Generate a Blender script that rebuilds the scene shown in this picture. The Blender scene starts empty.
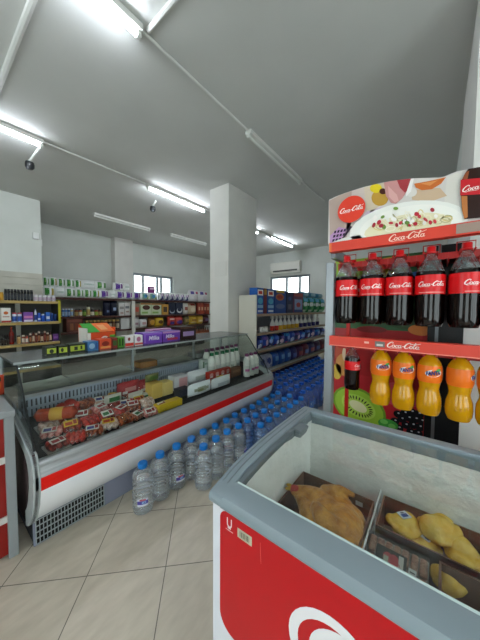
import bpy, math, random
from mathutils import Matrix, Vector, noise as mnoise
random.seed(7)
SC = bpy.context.scene
COL = SC.collection
PI = math.pi

# ------------------------------------------------------------------ camera
CH = 1.4
YAW, PIT, ROL, FPX = math.radians(37.95), math.radians(-2.65), math.radians(.28), 252.0
FW = Vector((math.cos(YAW)*math.cos(PIT), math.sin(YAW)*math.cos(PIT), math.sin(PIT)))
_r = Vector((math.sin(YAW), -math.cos(YAW), 0)); _u = _r.cross(FW)
RR = _r*math.cos(ROL) + _u*math.sin(ROL); UU = _u*math.cos(ROL) - _r*math.sin(ROL)
CP = Vector((0, 0, CH))
cam = bpy.data.cameras.new('camera'); cam.sensor_fit = 'HORIZONTAL'; cam.sensor_width = 36
cam.lens = 36*FPX/480; cam.clip_start = .02
camo = bpy.data.objects.new('camera', cam); COL.objects.link(camo)
camo.matrix_world = Matrix(((RR.x, UU.x, -FW.x, 0), (RR.y, UU.y, -FW.y, 0), (RR.z, UU.z, -FW.z, CH), (0, 0, 0, 1)))
SC.camera = camo

def at(x, y, axis, val):
    """the point of the plane axis=val (0 X, 1 Y, 2 Z) seen at photo pixel x, y"""
    d = FW + RR*((x-240)/FPX) - UU*((y-320)/FPX)
    return CP + d*((val-CP[axis])/d[axis])
def X_at(px, Y, py=308): return at(px, py, 1, Y).x

# ------------------------------------------------------------------ materials
def lin(c):
    if isinstance(c, str):
        c = c.lstrip('#'); c = tuple(int(c[i:i+2], 16)/255 for i in (0, 2, 4))
    return tuple((v/12.92 if v <= .04045 else ((v+.055)/1.055)**2.4) for v in c) + (1,)
_M = {}
def C(hexc, rough=.5, metal=0, spec=.28, coat=0, emit=0):
    k = (hexc, rough, metal, spec, coat, emit)
    if k in _M: return _M[k]
    m = bpy.data.materials.new('surface_' + hexc.strip('#')); m.use_nodes = True
    b = m.node_tree.nodes['Principled BSDF']
    b.inputs['Base Color'].default_value = lin(hexc); b.inputs['Roughness'].default_value = rough
    b.inputs['Metallic'].default_value = metal; b.inputs['Specular IOR Level'].default_value = spec
    b.inputs['Coat Weight'].default_value = coat
    if emit:
        b.inputs['Emission Color'].default_value = lin(hexc); b.inputs['Emission Strength'].default_value = emit
    _M[k] = m
    return m
def noisy(name, c1, c2, scale=4, rough=.6, bump=0, bscale=60, detail=4, metal=0, stretch=None, lo=.35, hi=.65):
    m = bpy.data.materials.new(name); m.use_nodes = True; nt = m.node_tree; b = nt.nodes['Principled BSDF']
    tc = nt.nodes.new('ShaderNodeTexCoord'); mp = nt.nodes.new('ShaderNodeMapping')
    nt.links.new(tc.outputs['Object'], mp.inputs['Vector'])
    if stretch: mp.inputs['Scale'].default_value = stretch
    n = nt.nodes.new('ShaderNodeTexNoise'); n.inputs['Scale'].default_value = scale; n.inputs['Detail'].default_value = detail
    r = nt.nodes.new('ShaderNodeValToRGB'); r.color_ramp.elements[0].position = lo; r.color_ramp.elements[1].position = hi
    r.color_ramp.elements[0].color = lin(c1); r.color_ramp.elements[1].color = lin(c2)
    nt.links.new(mp.outputs['Vector'], n.inputs['Vector']); nt.links.new(n.outputs['Fac'], r.inputs['Fac'])
    nt.links.new(r.outputs['Color'], b.inputs['Base Color'])
    b.inputs['Roughness'].default_value = rough; b.inputs['Metallic'].default_value = metal; b.inputs['Specular IOR Level'].default_value = .3
    if bump:
        n2 = nt.nodes.new('ShaderNodeTexNoise'); n2.inputs['Scale'].default_value = bscale; n2.inputs['Detail'].default_value = 3
        nt.links.new(mp.outputs['Vector'], n2.inputs['Vector'])
        bp = nt.nodes.new('ShaderNodeBump'); bp.inputs['Strength'].default_value = bump; bp.inputs['Distance'].default_value = .01
        nt.links.new(n2.outputs['Fac'], bp.inputs['Height']); nt.links.new(bp.outputs['Normal'], b.inputs['Normal'])
    return m
def pane(name, tint, refl=1.0, ior=1.45, rough=.0, haze=0, hazecol='#ffffff'):
    """thin clear sheet: passes light, mirrors at grazing angles"""
    m = bpy.data.materials.new(name); m.use_nodes = True; nt = m.node_tree; nt.nodes.clear()
    out = nt.nodes.new('ShaderNodeOutputMaterial'); t = nt.nodes.new('ShaderNodeBsdfTransparent'); g = nt.nodes.new('ShaderNodeBsdfGlossy')
    t.inputs['Color'].default_value = lin(tint); g.inputs['Roughness'].default_value = rough
    f = nt.nodes.new('ShaderNodeLayerWeight'); f.inputs['Blend'].default_value = .5      # facing: 0 head-on, 1 grazing
    pw = nt.nodes.new('ShaderNodeMath'); pw.operation = 'POWER'; pw.inputs[1].default_value = 5
    ma = nt.nodes.new('ShaderNodeMath'); ma.operation = 'MULTIPLY_ADD'; ma.inputs[1].default_value = .93; ma.inputs[2].default_value = .055
    nt.links.new(f.outputs['Facing'], pw.inputs[0]); nt.links.new(pw.outputs[0], ma.inputs[0])
    mu = nt.nodes.new('ShaderNodeMath'); mu.operation = 'MULTIPLY'; mu.inputs[1].default_value = refl; mu.use_clamp = True
    mx = nt.nodes.new('ShaderNodeMixShader')
    nt.links.new(ma.outputs[0], mu.inputs[0]); nt.links.new(mu.outputs[0], mx.inputs[0])
    nt.links.new(g.outputs[0], mx.inputs[2])
    if haze:
        d = nt.nodes.new('ShaderNodeBsdfDiffuse'); d.inputs['Color'].default_value = lin(hazecol)
        m2 = nt.nodes.new('ShaderNodeMixShader'); m2.inputs[0].default_value = haze
        nt.links.new(t.outputs[0], m2.inputs[1]); nt.links.new(d.outputs[0], m2.inputs[2]); nt.links.new(m2.outputs[0], mx.inputs[1])
    else: nt.links.new(t.outputs[0], mx.inputs[1])
    nt.links.new(mx.outputs[0], out.inputs['Surface'])
    return m

WALL = noisy('wall_paint', '#cdd0ca', '#d4d7d2', 2, .85)
CEIL = noisy('ceiling_paint', '#c3c4c1', '#c9cac7', 1.2, .9, .1, 14)
PILLARM = noisy('pillar_paint', '#d6d4cf', '#dcdad5', 3, .8)
STEEL = noisy('brushed_steel', '#a7aaab', '#b9bcbd', 30, .38, metal=.7, stretch=(.2, 3, 3))
SHELFW = C('#cfcdc4', .5)
SHELFB = noisy('shelf_board', '#8d8a7a', '#a09c8a', 6, .5)
GLASS = pane('clear_glass', '#eef3f2', 1.0)
LIDG = pane('lid_glass', '#f0f5f4', .9, 1.5, 0, .015, '#e8f0f2')
CLEARP = pane('clear_plastic', '#f6fbff', 2.6, 1.5, .05, .11, '#eef7ff')
BLUEP = pane('blue_plastic', '#8fbcf4', 2.2, 1.5, .10, .30, '#3a80e8')
def watery(name, col, mixf):
    m = bpy.data.materials.new(name); m.use_nodes = True; nt = m.node_tree; nt.nodes.clear()
    out = nt.nodes.new('ShaderNodeOutputMaterial'); g = nt.nodes.new('ShaderNodeBsdfGlass'); t = nt.nodes.new('ShaderNodeBsdfTransparent'); mx = nt.nodes.new('ShaderNodeMixShader')
    g.inputs['IOR'].default_value = 1.33; g.inputs['Color'].default_value = lin(col); t.inputs['Color'].default_value = lin(col); mx.inputs[0].default_value = mixf
    nt.links.new(t.outputs[0], mx.inputs[1]); nt.links.new(g.outputs[0], mx.inputs[2]); nt.links.new(mx.outputs[0], out.inputs['Surface'])
    return m
WATER = watery('water', '#ffffff', .7)
FILM = pane('film', '#fbfbfb', 1.3, 1.5, .03)
TUBE_ON = C('#eef6ff', .5, emit=72)
TUBE_OFF = C('#d9dcd6', .3)
PLASTW = C('#d8d9d4', .45)
WHITE = C('#e8e8e6', .45)
BLACK = C('#0c0c0d', .35)

# ------------------------------------------------------------------ mesh builder
class MB:
    def __init__(s): s.v = []; s.f = []; s.mi = []; s.mats = []; s.M = None
    def add(s, vs, fs, mat):
        o = len(s.v)
        s.v += [tuple(s.M @ Vector(p)) if s.M else tuple(p) for p in vs]
        if mat not in s.mats: s.mats.append(mat)
        k = s.mats.index(mat)
        for f in fs: s.f.append([i+o for i in f]); s.mi.append(k)
        return s
    def box(s, x0, x1, y0, y1, z0, z1, mat):
        v = [(x, y, z) for x in (x0, x1) for y in (y0, y1) for z in (z0, z1)]
        return s.add(v, [(0, 1, 3, 2), (4, 6, 7, 5), (0, 4, 5, 1), (2, 3, 7, 6), (0, 2, 6, 4), (1, 5, 7, 3)], mat)
    def lathe(s, prof, mat, n=16, cx=0, cy=0, cz=0, sx=1, sy=1):
        v = []; f = []
        for r, z in prof:
            for i in range(n):
                a = 2*PI*i/n; v.append((cx+r*math.cos(a)*sx, cy+r*math.sin(a)*sy, cz+z))
        for j in range(len(prof)-1):
            for i in range(n):
                k = (i+1) % n; f.append((j*n+i, j*n+k, (j+1)*n+k, (j+1)*n+i))
        if prof[0][0] > 1e-5: f.append(tuple(range(n-1, -1, -1)))
        if prof[-1][0] > 1e-5: f.append(tuple((len(prof)-1)*n+i for i in range(n)))
        return s.add(v, f, mat)
    def tube(s, pts, r, mat, n=8):
        pts = [Vector(p) for p in pts]; v = []; f = []
        for i, p in enumerate(pts):
            d = (pts[min(i+1, len(pts)-1)] - pts[max(i-1, 0)]).normalized()
            a = d.cross(Vector((0, 0, 1)))
            if a.length < 1e-3: a = d.cross(Vector((0, 1, 0)))
            a.normalize(); b = d.cross(a)
            for k in range(n):
                t = 2*PI*k/n; v.append(p + a*r*math.cos(t) + b*r*math.sin(t))
        for j in range(len(pts)-1):
            for k in range(n):
                q = (k+1) % n; f.append((j*n+k, j*n+q, (j+1)*n+q, (j+1)*n+k))
        f.append(tuple(range(n-1, -1, -1))); f.append(tuple((len(pts)-1)*n+k for k in range(n)))
        return s.add(v, f, mat)
    def prism(s, poly, axis, a, b, mat):
        """polygon in the other two coordinates, extruded along axis from a to b"""
        def P(p, t): q = [p[0], p[1]]; q.insert(axis, t); return q
        n = len(poly); v = [P(p, a) for p in poly] + [P(p, b) for p in poly]
        f = [tuple(range(n)), tuple(range(2*n-1, n-1, -1))] + [(i, i+n, (i+1) % n+n, (i+1) % n) for i in range(n)]
        return s.add(v, f, mat)
    def sheet(s, path, axis, a, b, mat, nseg=1):
        """open strip along path, extruded along axis"""
        def P(p, t): q = [p[0], p[1]]; q.insert(axis, t); return q
        n = len(path); v = []; f = []
        for j in range(nseg+1):
            t = a+(b-a)*j/nseg; v += [P(p, t) for p in path]
        for j in range(nseg):
            for i in range(n-1): f.append((j*n+i, j*n+i+1, (j+1)*n+i+1, (j+1)*n+i))
        return s.add(v, f, mat)
    def ball(s, c, r, mat, n=12, m=8):
        """ellipsoid, r a triple"""
        v = []; f = []
        for j in range(m+1):
            t = PI*j/m
            for i in range(n):
                a = 2*PI*i/n; v.append((c[0]+r[0]*math.sin(t)*math.cos(a), c[1]+r[1]*math.sin(t)*math.sin(a), c[2]-r[2]*math.cos(t)))
        for j in range(m):
            for i in range(n): f.append((j*n+i, j*n+(i+1) % n, (j+1)*n+(i+1) % n, (j+1)*n+i))
        return s.add(v, f, mat)
    def build(s, name, parent=None, smooth=False, bevel=0, segs=2):
        me = bpy.data.meshes.new(name); me.from_pydata(s.v, [], s.f)
        for m in s.mats: me.materials.append(m)
        me.polygons.foreach_set('material_index', s.mi)
        if smooth: me.polygons.foreach_set('use_smooth', [True]*len(s.f))
        me.update()
        o = bpy.data.objects.new(name, me); COL.objects.link(o)
        if parent:
            o.parent = parent; o.matrix_parent_inverse = Matrix.Translation(-parent.location)
        if bevel:
            b = o.modifiers.new('bevel', 'BEVEL'); b.width = bevel; b.segments = segs; b.limit_method = 'ANGLE'
        if smooth:
            e = o.modifiers.new('edges', 'EDGE_SPLIT'); e.split_angle = math.radians(42)
        return o
def tag(o, label=None, cat=None, group=None, kind=None):
    if label: o['label'] = label
    if cat: o['category'] = cat
    if group: o['group'] = group
    if kind: o['kind'] = kind
    return o
def thing(name, label, cat, loc=(0, 0, 0), group=None):
    o = bpy.data.objects.new(name, None); COL.objects.link(o); o.location = loc; o.empty_display_size = .05
    return tag(o, label, cat, group)
def struct(mb, name, **k): return tag(mb.build(name, **k), kind='structure')
def dup(root, loc, rotz=0, label=None, group=None):
    r = root.copy(); COL.objects.link(r); r.location = loc; r.rotation_euler = (0, 0, rotz)
    if label: r['label'] = label
    if group: r['group'] = group
    for ch in list(root.children):
        c = ch.copy(); COL.objects.link(c); c.parent = r
        for g in list(ch.children):
            d = g.copy(); COL.objects.link(d); d.parent = c
    return r
ORD = 'first second third fourth fifth sixth seventh eighth ninth tenth eleventh twelfth thirteenth fourteenth fifteenth sixteenth seventeenth eighteenth nineteenth twentieth'.split()

# ------------------------------------------------------------------ flat printing on surfaces
def pln(axis, val, u0, sgn, out):
    """maps print coordinates (u right, v up, layer) to a plane; out = outward sign, layer lifts off the plane"""
    def f(u, v, l):
        q = [u0+sgn*u, v]; q.insert(axis, val+out*.0005*l); return q
    return f
def cylm(r, a0=0, cx=0, cy=0):
    """maps u (metres round the side, right as seen from outside) and v to a cylinder about z, centred on angle a0"""
    def f(u, v, l):
        a = a0+u/r; R = r+.0004*l; return (cx+R*math.cos(a), cy+R*math.sin(a), v)
    return f
def p_poly(mb, f, pts, mat, l=1): mb.add([f(x, y, l) for x, y in pts], [tuple(range(len(pts)))], mat)
def p_rect(mb, f, x0, x1, y0, y1, mat, l=1, n=1):
    for i in range(n):
        a = x0+(x1-x0)*i/n; b = x0+(x1-x0)*(i+1)/n
        p_poly(mb, f, [(a, y0), (b, y0), (b, y1), (a, y1)], mat, l)
def p_ell(mb, f, cx, cy, rx, ry, mat, l=1, rot=0, n=24, t0=0, t1=2*PI):
    c, s = math.cos(rot), math.sin(rot)
    p_poly(mb, f, [(cx+rx*math.cos(t)*c-ry*math.sin(t)*s, cy+rx*math.cos(t)*s+ry*math.sin(t)*c) for t in [t0+(t1-t0)*i/n for i in range(n)]], mat, l)
def smooth_path(pts, k=5):
    out = []; n = len(pts)
    for i in range(n-1):
        p = [pts[max(i-1, 0)], pts[i], pts[i+1], pts[min(i+2, n-1)]]
        for j in range(k):
            t = j/k; r = []
            for d in range(len(p[0])):
                a, b, c, e = (q[d] for q in p)
                r.append(.5*((2*b)+(-a+c)*t+(2*a-5*b+4*c-e)*t*t+(-a+3*b-3*c+e)*t**3))
            out.append(r)
    out.append(list(pts[-1])); return out
def p_stroke(mb, f, pts, mat, l=1, k=5):
    """pen stroke, pts = (x, y, width)"""
    q = smooth_path(pts, k); v = []
    for i, p in enumerate(q):
        a = q[max(i-1, 0)]; b = q[min(i+1, len(q)-1)]
        dx, dy = b[0]-a[0], b[1]-a[1]; n = math.hypot(dx, dy) or 1
        nx, ny = -dy/n*p[2]/2, dx/n*p[2]/2
        v += [f(p[0]+nx, p[1]+ny, l), f(p[0]-nx, p[1]-ny, l)]
    mb.add(v, [(2*i, 2*i+1, 2*i+3, 2*i+2) for i in range(len(q)-1)], mat)
def script_word():
    S = []
    def cap(o):
        S.append([(o+.98, .70, .05), (o+1.06, .90, .1), (o+.88, 1.02, .12), (o+.58, .9, .15), (o+.3, .56, .2), (o+.24, .2, .2), (o+.42, .02, .14), (o+.7, .1, .09), (o+.98, .34, .06)])
    def oo(o, w=.2):
        S.append([(o+w*math.sin(t), .27+.23*math.cos(t), .085+.06*abs(math.sin(t))) for t in [2*PI*i/10 for i in range(11)]])
    def aa(o):
        oo(o, .19); S.append([(o+.25, .52, .08), (o+.2, .2, .13), (o+.26, .05, .1), (o+.42, .14, .05)])
    cap(0); oo(1.2); S.append([(1.86, .4, .09), (1.76, .5, .08), (1.6, .38, .12), (1.57, .16, .14), (1.7, .04, .1), (1.92, .18, .05)])
    aa(2.16); S.append([(2.62, .3, .1), (2.86, .34, .1)])
    cap(2.75); oo(3.95)
    S.append([(4.2, .2, .06), (4.42, .55, .08), (4.56, .98, .08), (4.45, 1.05, .09), (4.36, .7, .13), (4.32, .2, .14), (4.44, .04, .1), (4.62, .18, .05)])
    aa(4.85)
    S.append([(3.75, .95, .05), (4.1, .82, .1), (4.6, .8, .08), (5.1, .98, .07), (5.3, 1.05, .03)])
    S.append([(.42, .02, .1), (.7, -.12, .09), (1.3, -.1, .05), (2.2, -.16, .06), (2.6, -.1, .02)])
    return S, 5.3
SCRIPT, SCW = script_word()
def p_script(mb, f, cx, cy, width, mat, l=2, shear=.18):
    k = width/SCW
    for st in SCRIPT:
        p_stroke(mb, f, [(cx+((x-SCW/2)+shear*(y-.4))*k, cy+(y-.45)*k, w*k) for x, y, w in st], mat, l, 4)
_T = {}
def text2d(s, bold=0):
    if (s, bold) in _T: return _T[(s, bold)]
    cu = bpy.data.curves.new('text', 'FONT'); cu.body = s; cu.size = 1; cu.align_x = 'CENTER'; cu.align_y = 'CENTER'; cu.offset = bold; cu.resolution_u = 3
    o = bpy.data.objects.new('text', cu); COL.objects.link(o)
    dg = bpy.context.evaluated_depsgraph_get(); me = bpy.data.meshes.new_from_object(o.evaluated_get(dg))
    r = ([(v.co.x, v.co.y) for v in me.vertices], [tuple(p.vertices) for p in me.polygons])
    bpy.data.objects.remove(o); bpy.data.curves.remove(cu); bpy.data.meshes.remove(me)
    _T[(s, bold)] = r; return r
def p_text(mb, f, s, cx, cy, size, mat, l=2, bold=0, sx=1, shear=0, rot=0):
    v, fs = text2d(s, bold); c, n = math.cos(rot), math.sin(rot); out = []
    for x, y in v:
        x = (x*sx+shear*y)*size; y = y*size
        out.append(f(cx+x*c-y*n, cy+x*n+y*c, l))
    mb.add(out, fs, mat)

# ================================================================== THE ROOM
HC = 3.4; YB = 7.45; XA = 8.1
m = bpy.data.materials.new('floor_tiles'); m.use_nodes = True; nt = m.node_tree; b = nt.nodes['Principled BSDF']
tc = nt.nodes.new('ShaderNodeTexCoord'); mp = nt.nodes.new('ShaderNodeMapping'); mp.vector_type = 'TEXTURE'
mp.inputs['Location'].default_value = (.500, 1.395, 0); mp.inputs['Rotation'].default_value = (0, 0, math.radians(45.3)); mp.inputs['Scale'].default_value = (.4, .4, .4)
br = nt.nodes.new('ShaderNodeTexBrick'); br.offset = 0; br.inputs['Scale'].default_value = 1; br.inputs['Brick Width'].default_value = 1; br.inputs['Row Height'].default_value = 1
br.inputs['Mortar Size'].default_value = .006; br.inputs['Mortar Smooth'].default_value = .1; br.inputs['Bias'].default_value = 0
br.inputs['Color1'].default_value = lin('#cabfae'); br.inputs['Color2'].default_value = lin('#d0c5b4'); br.inputs['Mortar'].default_value = lin('#6f695f')
ns = nt.nodes.new('ShaderNodeTexNoise'); ns.inputs['Scale'].default_value = 7; ns.inputs['Detail'].default_value = 5
mp2 = nt.nodes.new('ShaderNodeMapping'); mp2.inputs['Scale'].default_value = (1, 3, 1); mp2.inputs['Rotation'].default_value = (0, 0, math.radians(-45))
rp = nt.nodes.new('ShaderNodeValToRGB'); rp.color_ramp.elements[0].position = .3; rp.color_ramp.elements[1].position = .7
rp.color_ramp.elements[0].color = (.78, .77, .75, 1); rp.color_ramp.elements[1].color = (1, 1, 1, 1)
mx = nt.nodes.new('ShaderNodeMix'); mx.data_type = 'RGBA'; mx.blend_type = 'MULTIPLY'; mx.inputs['Factor'].default_value = .8
nt.links.new(tc.outputs['Object'], mp.inputs['Vector']); nt.links.new(mp.outputs['Vector'], br.inputs['Vector'])
nt.links.new(tc.outputs['Object'], mp2.inputs['Vector']); nt.links.new(mp2.outputs['Vector'], ns.inputs['Vector']); nt.links.new(ns.outputs['Fac'], rp.inputs['Fac'])
nt.links.new(br.outputs['Color'], mx.inputs['A']); nt.links.new(rp.outputs['Color'], mx.inputs['B'])
nt.links.new(mx.outputs['Result'], b.inputs['Base Color']); b.inputs['Roughness'].default_value = .38
FLOORM = m
XL, YR = -2.6, -2.6
struct(MB().box(XL, XA+.2, YR, YB+.2, -.1, 0, FLOORM), 'floor')
struct(MB().box(XL, XA+.2, YR, YB+.2, HC, HC+.1, CEIL), 'ceiling')
# back wall with a window opening (built of strips round the opening)
WX0, WX1, WZ0, WZ1 = 4.14, 5.66, 1.75, 2.50
w = MB()
w.box(1.494, WX0, YB, YB+.2, 0, HC, WALL).box(WX1, XA+.2, YB, YB+.2, 0, HC, WALL).box(WX0, WX1, YB, YB+.2, 0, WZ0, WALL).box(WX0, WX1, YB, YB+.2, WZ1, HC, WALL)
struct(w, 'wall_back')
struct(MB().box(XL, 1.494, 5.95, YB+.2, 0, HC, WALL), 'wall_left_block')
struct(MB().box(3.50, 4.04, YB-.22, YB, 0, HC, PILLARM), 'trim_1')
AY0, AY1, AZ0, AZ1 = 3.36, 4.92, 1.80, 2.56
w = MB()
w.box(XA, XA+.2, YR, AY0, 0, HC, WALL).box(XA, XA+.2, AY1, YB, 0, HC, WALL).box(XA, XA+.2, AY0, AY1, 0, AZ0, WALL).box(XA, XA+.2, AY0, AY1, AZ1, HC, WALL)
struct(w, 'wall_far')
struct(MB().box(3.40, XA, -.36, -.16, 0, HC, WALL), 'wall_right')
struct(MB().box(2.10, 3.40, -.70, -.147, 0, HC, PILLARM), 'wall_right_column')
struct(MB().box(3.126, 3.92, 2.68, 3.094, 0, HC, PILLARM), 'column')
FRAMEM = C('#858b90', .4)
def pierced(axis, d0, d1, a0, a1, holes, name):
    """wall slab across axis, from a0 to a1, with rectangular holes (h0, h1, z0, z1) sorted along it"""
    w = MB()
    def bx(p, q, z0, z1):
        if axis == 0: w.box(d0, d1, p, q, z0, z1, WALL)
        else: w.box(p, q, d0, d1, z0, z1, WALL)
    cur = a0
    for h0, h1, z0, z1 in holes:
        bx(cur, h0, 0, HC)
        if z0 > 0: bx(h0, h1, 0, z0)
        bx(h0, h1, z1, HC); cur = h1
    bx(cur, a1, 0, HC); struct(w, name)
pierced(0, XL-.2, XL, YR-.2, 5.95, [(-1.9, -.3, 0, 2.6), (1.0, 3.0, .6, 2.6)], 'wall_left')
pierced(1, YR-.2, YR, XL, XA+.2, [(-1.7, 1.3, .4, 2.6)], 'wall_front')
def window(n, axis, p0, p1, z0, z1, depth, muls):
    f = MB()
    def bar(a, b, c, d):
        if axis == 0: f.box(a, b, depth+.04, depth+.10, c, d, FRAMEM)
        else: f.box(depth+.04, depth+.10, a, b, c, d, FRAMEM)
    t = .075
    bar(p0, p1, z0, z0+t); bar(p0, p1, z1-t, z1); bar(p0, p0+t, z0+t, z1-t); bar(p1-t, p1, z0+t, z1-t)
    for q in muls: bar(q-.035, q+.035, z0+t, z1-t)
    fr = struct(f, f'window_{n}')
    g = MB()
    if axis == 0: g.box(p0+t, p1-t, depth+.065, depth+.072, z0+t, z1-t, GLASS)
    else: g.box(depth+.065, depth+.072, p0+t, p1-t, z0+t, z1-t, GLASS)
    g.build('pane', fr)
window(1, 0, WX0, WX1, WZ0, WZ1, YB, [4.52, 5.05, 5.2])
window(2, 1, AY0, AY1, AZ0, AZ1, XA, [3.75, 4.25])
window(3, 1, 1.0, 3.0, .6, 2.6, XL-.2, [1.66, 2.33])
window(4, 0, -1.7, 1.3, .4, 2.6, YR-.2, [-.7, .3])
window(5, 1, -1.9, -.3, .02, 2.6, XL-.2, [-1.1])
# thin cornice lines and slatwall on the left block
SLATM = noisy('slat_panel', '#b9b6aa', '#c6c3b7', 3, .6)
s = MB(); s.box(XL, 1.49, 5.925, 5.95, .3, 2.03, SLATM)
for z in (1.56, 1.68, 1.80, 1.92): s.box(XL, 1.49, 5.905, 5.925, z+.012, z+.108, SLATM)
struct(s, 'trim_2')

# ------------------------------------------------------------------ ceiling lights, conduits, cameras
def batten(x0, x1, y, lit, label, axis=0):
    root = thing('fluorescent_batten_light' if lit else 'unlit_batten_light', label, 'ceiling light', ((x0+x1)/2, y, HC), 'fluorescent battens on the ceiling')
    f = MB()
    f.box(x0, x1, y-.04, y+.04, HC-.045, HC, PLASTW)
    f.build('fixture_body', root, bevel=.006)
    for xe in (x0, x1):
        e = MB(); d = .03 if xe == x0 else -.03
        e.box(min(xe, xe+d), max(xe, xe+d), y-.018, y+.018, HC-.085, HC-.045, PLASTW); e.build('tube_holder', root, bevel=.004)
    t = MB().tube([(x0+.03, y, HC-.068), (x1-.03, y, HC-.068)], .015, TUBE_ON if lit else TUBE_OFF, 10)
    t.build('tube', root, smooth=True)
batten(-.16, 1.05, 1.735, True, 'lit fluorescent tube light nearest the camera at the top edge')
batten(-.22, 1.0, 3.8, True, 'lit fluorescent tube light at the far left beside the ceiling camera')
batten(2.35, 3.63, 3.745, True, 'lit fluorescent tube light just left of the square white column')
batten(6.02, 7.33, 3.65, True, 'lit fluorescent tube light in front of the air conditioner')
batten(4.25, 5.47, 3.69, True, 'lit fluorescent tube light mostly hidden behind the square column')
batten(2.35, 3.72, 1.733, False, 'unlit batten along the conduit above the soda stand')
batten(2.36, 3.67, 5.76, False, 'unlit batten light above the toilet paper packs')
batten(4.25, 5.55, 5.68, False, 'unlit batten light close to the left side of the column')
COND = C('#d3d4d0', .5)
def conduit(pts, label, r=.011, name='cable_conduit'):
    tag(MB().tube(pts, r, COND, 8).build(name, smooth=True), label, 'conduit', 'conduits on the ceiling')
zc = HC-.011
conduit([(1.05, 1.735, zc), (2.35, 1.733, zc)], 'thin conduit from the nearest lit tube to the unlit batten')
conduit([(3.72, 1.733, zc), (4.7, 1.70, zc)], 'short conduit running from unlit batten towards the soda stand header')
conduit([(1.0, 3.8, zc), (2.35, 3.745, zc)], 'conduit joining the two lit tubes on the left')
conduit([(3.63, 3.745, zc), (4.25, 3.69, zc)], 'short conduit joining two lit tubes behind the column')
conduit([(5.47, 3.69, zc), (6.02, 3.65, zc)], 'short conduit right of the column before the far lit tube')
conduit([(.53, 1.76, zc), (.52, 3.77, zc)], 'wide raceway across the ceiling at upper left corner', .022, 'cable_raceway')
conduit([(1.09, 1.70, zc), (1.09, -1.6, zc)], 'raceway from the nearest tube towards the top edge', .018, 'cable_raceway')
def seccam(x, y, label, arm):
    root = thing('security_camera', label, 'camera', (x, y, HC), 'ceiling cameras')
    MB().tube([(arm[0], arm[1], HC-.03), (x, y, HC-.10)], .016, PLASTW).build('arm', root, smooth=True)
    h = MB(); h.lathe([(.0, -.075), (.03, -.07), (.05, -.045), (.052, -.01), (.045, .02), (.02, .03)], C('#1b1c1e', .3), 14, x, y, HC-.13); h.build('camera_head', root, smooth=True)
    MB().lathe([(.0, -.03), (.022, -.026), (.026, 0)], C('#3b3d42', .1), 12, x-.02, y-.02, HC-.185).build('lens', root, smooth=True)
seccam(.97, 4.25, 'dark camera on a white arm beside the far left tube', (1.0, 3.85))
seccam(2.78, 4.25, 'small dark camera on ceiling beyond the lit tube by the column', (2.78, 4.15))
# air conditioner on the far wall
r = thing('air_conditioner', 'white wall air conditioner above the far window', 'air conditioner', (XA, 4.22, 2.62))
ac = MB(); ac.prism([(XA, 2.66), (XA-.16, 2.66), (XA-.21, 2.73), (XA-.22, 2.98), (XA-.17, 3.02), (XA, 3.02)], 1, 3.66, 4.78, C('#dcdad2', .5)); 
me_ = ac.build('housing', r, bevel=.01)
MB().box(XA-.225, XA-.19, 3.74, 4.66, 2.69, 2.735, C('#4a4a48', .6)).build('air_outlet', r)
MB().box(XA-.226, XA-.2, 3.74, 4.66, 2.735, 2.75, C('#c9c7bf', .5)).build('louver_flap', r)
# paper on the column, wall boxes
tag(MB().box(3.118, 3.126, 2.72, 2.98, 1.93, 2.17, C('#d6d4cf', .7)).build('notice_paper'), 'blank white paper taped on the left face of the column', 'paper')
p = at(35, 236, 1, 5.95); tag(MB().box(p.x-.04, p.x+.05, 5.91, 5.95, p.z-.06, p.z+.06, WHITE).build('alarm_box', bevel=.008), 'small white box high on the left wall', 'wall box')
p = at(41.5, 243, 1, 5.95); tag(MB().box(1.494, 1.52, 5.98, 6.06, p.z-.06, p.z+.07, WHITE).build('wall_sensor', bevel=.006), 'tiny white sensor on the corner of the left wall', 'sensor')

# ================================================================== GENERIC GOODS
def prints(mb, f, w, h, spec):
    """spec: list of (kind, cx, cy, sx, sy, colour) in fractions of the face"""
    for i, (k, cx, cy, sx, sy, c) in enumerate(spec):
        if k == 'r': p_rect(mb, f, (cx-sx/2)*w, (cx+sx/2)*w, (cy-sy/2)*h, (cy+sy/2)*h, C(c), i+1)
        elif k == 'e': p_ell(mb, f, cx*w, cy*h, sx*w/2, sy*h/2, C(c), i+1, n=14)
        elif k == 't': p_poly(mb, f, [((cx-sx/2)*w, (cy-sy/2)*h), ((cx+sx/2)*w, (cy-sy/2)*h), ((cx+sx*.1)*w, (cy+sy/2)*h)], C(c), i+1)
def carton(name, x0, x1, y, z, d, h, col, spec, label, cat, group=None, rough=.45, top=None, side=None):
    """box whose printed front faces -Y at y"""
    z += .0015
    mb = MB(); w = x1-x0; M_ = C(col, rough)
    mb.box(x0, x1, y, y+d, z, z+h, M_)
    f0 = pln(1, y, x0, 1, -1)
    prints(mb, lambda u, v, l: f0(u, v+z, l), w, h, spec)
    if top: p_rect(mb, pln(2, z+h, x0, 1, 1) if False else (lambda u, v, l: (x0+u, y+v, z+h+.0005*l)), .04*w, .96*w, .05*d, .95*d, C(top, rough))
    if side: mb.add([(x0-.0005, y, z), (x0-.0005, y+d, z), (x0-.0005, y+d, z+h), (x0-.0005, y, z+h)], [(0, 1, 2, 3)], C(side, rough))
    return tag(mb.build(name), label, cat, group)
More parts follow.
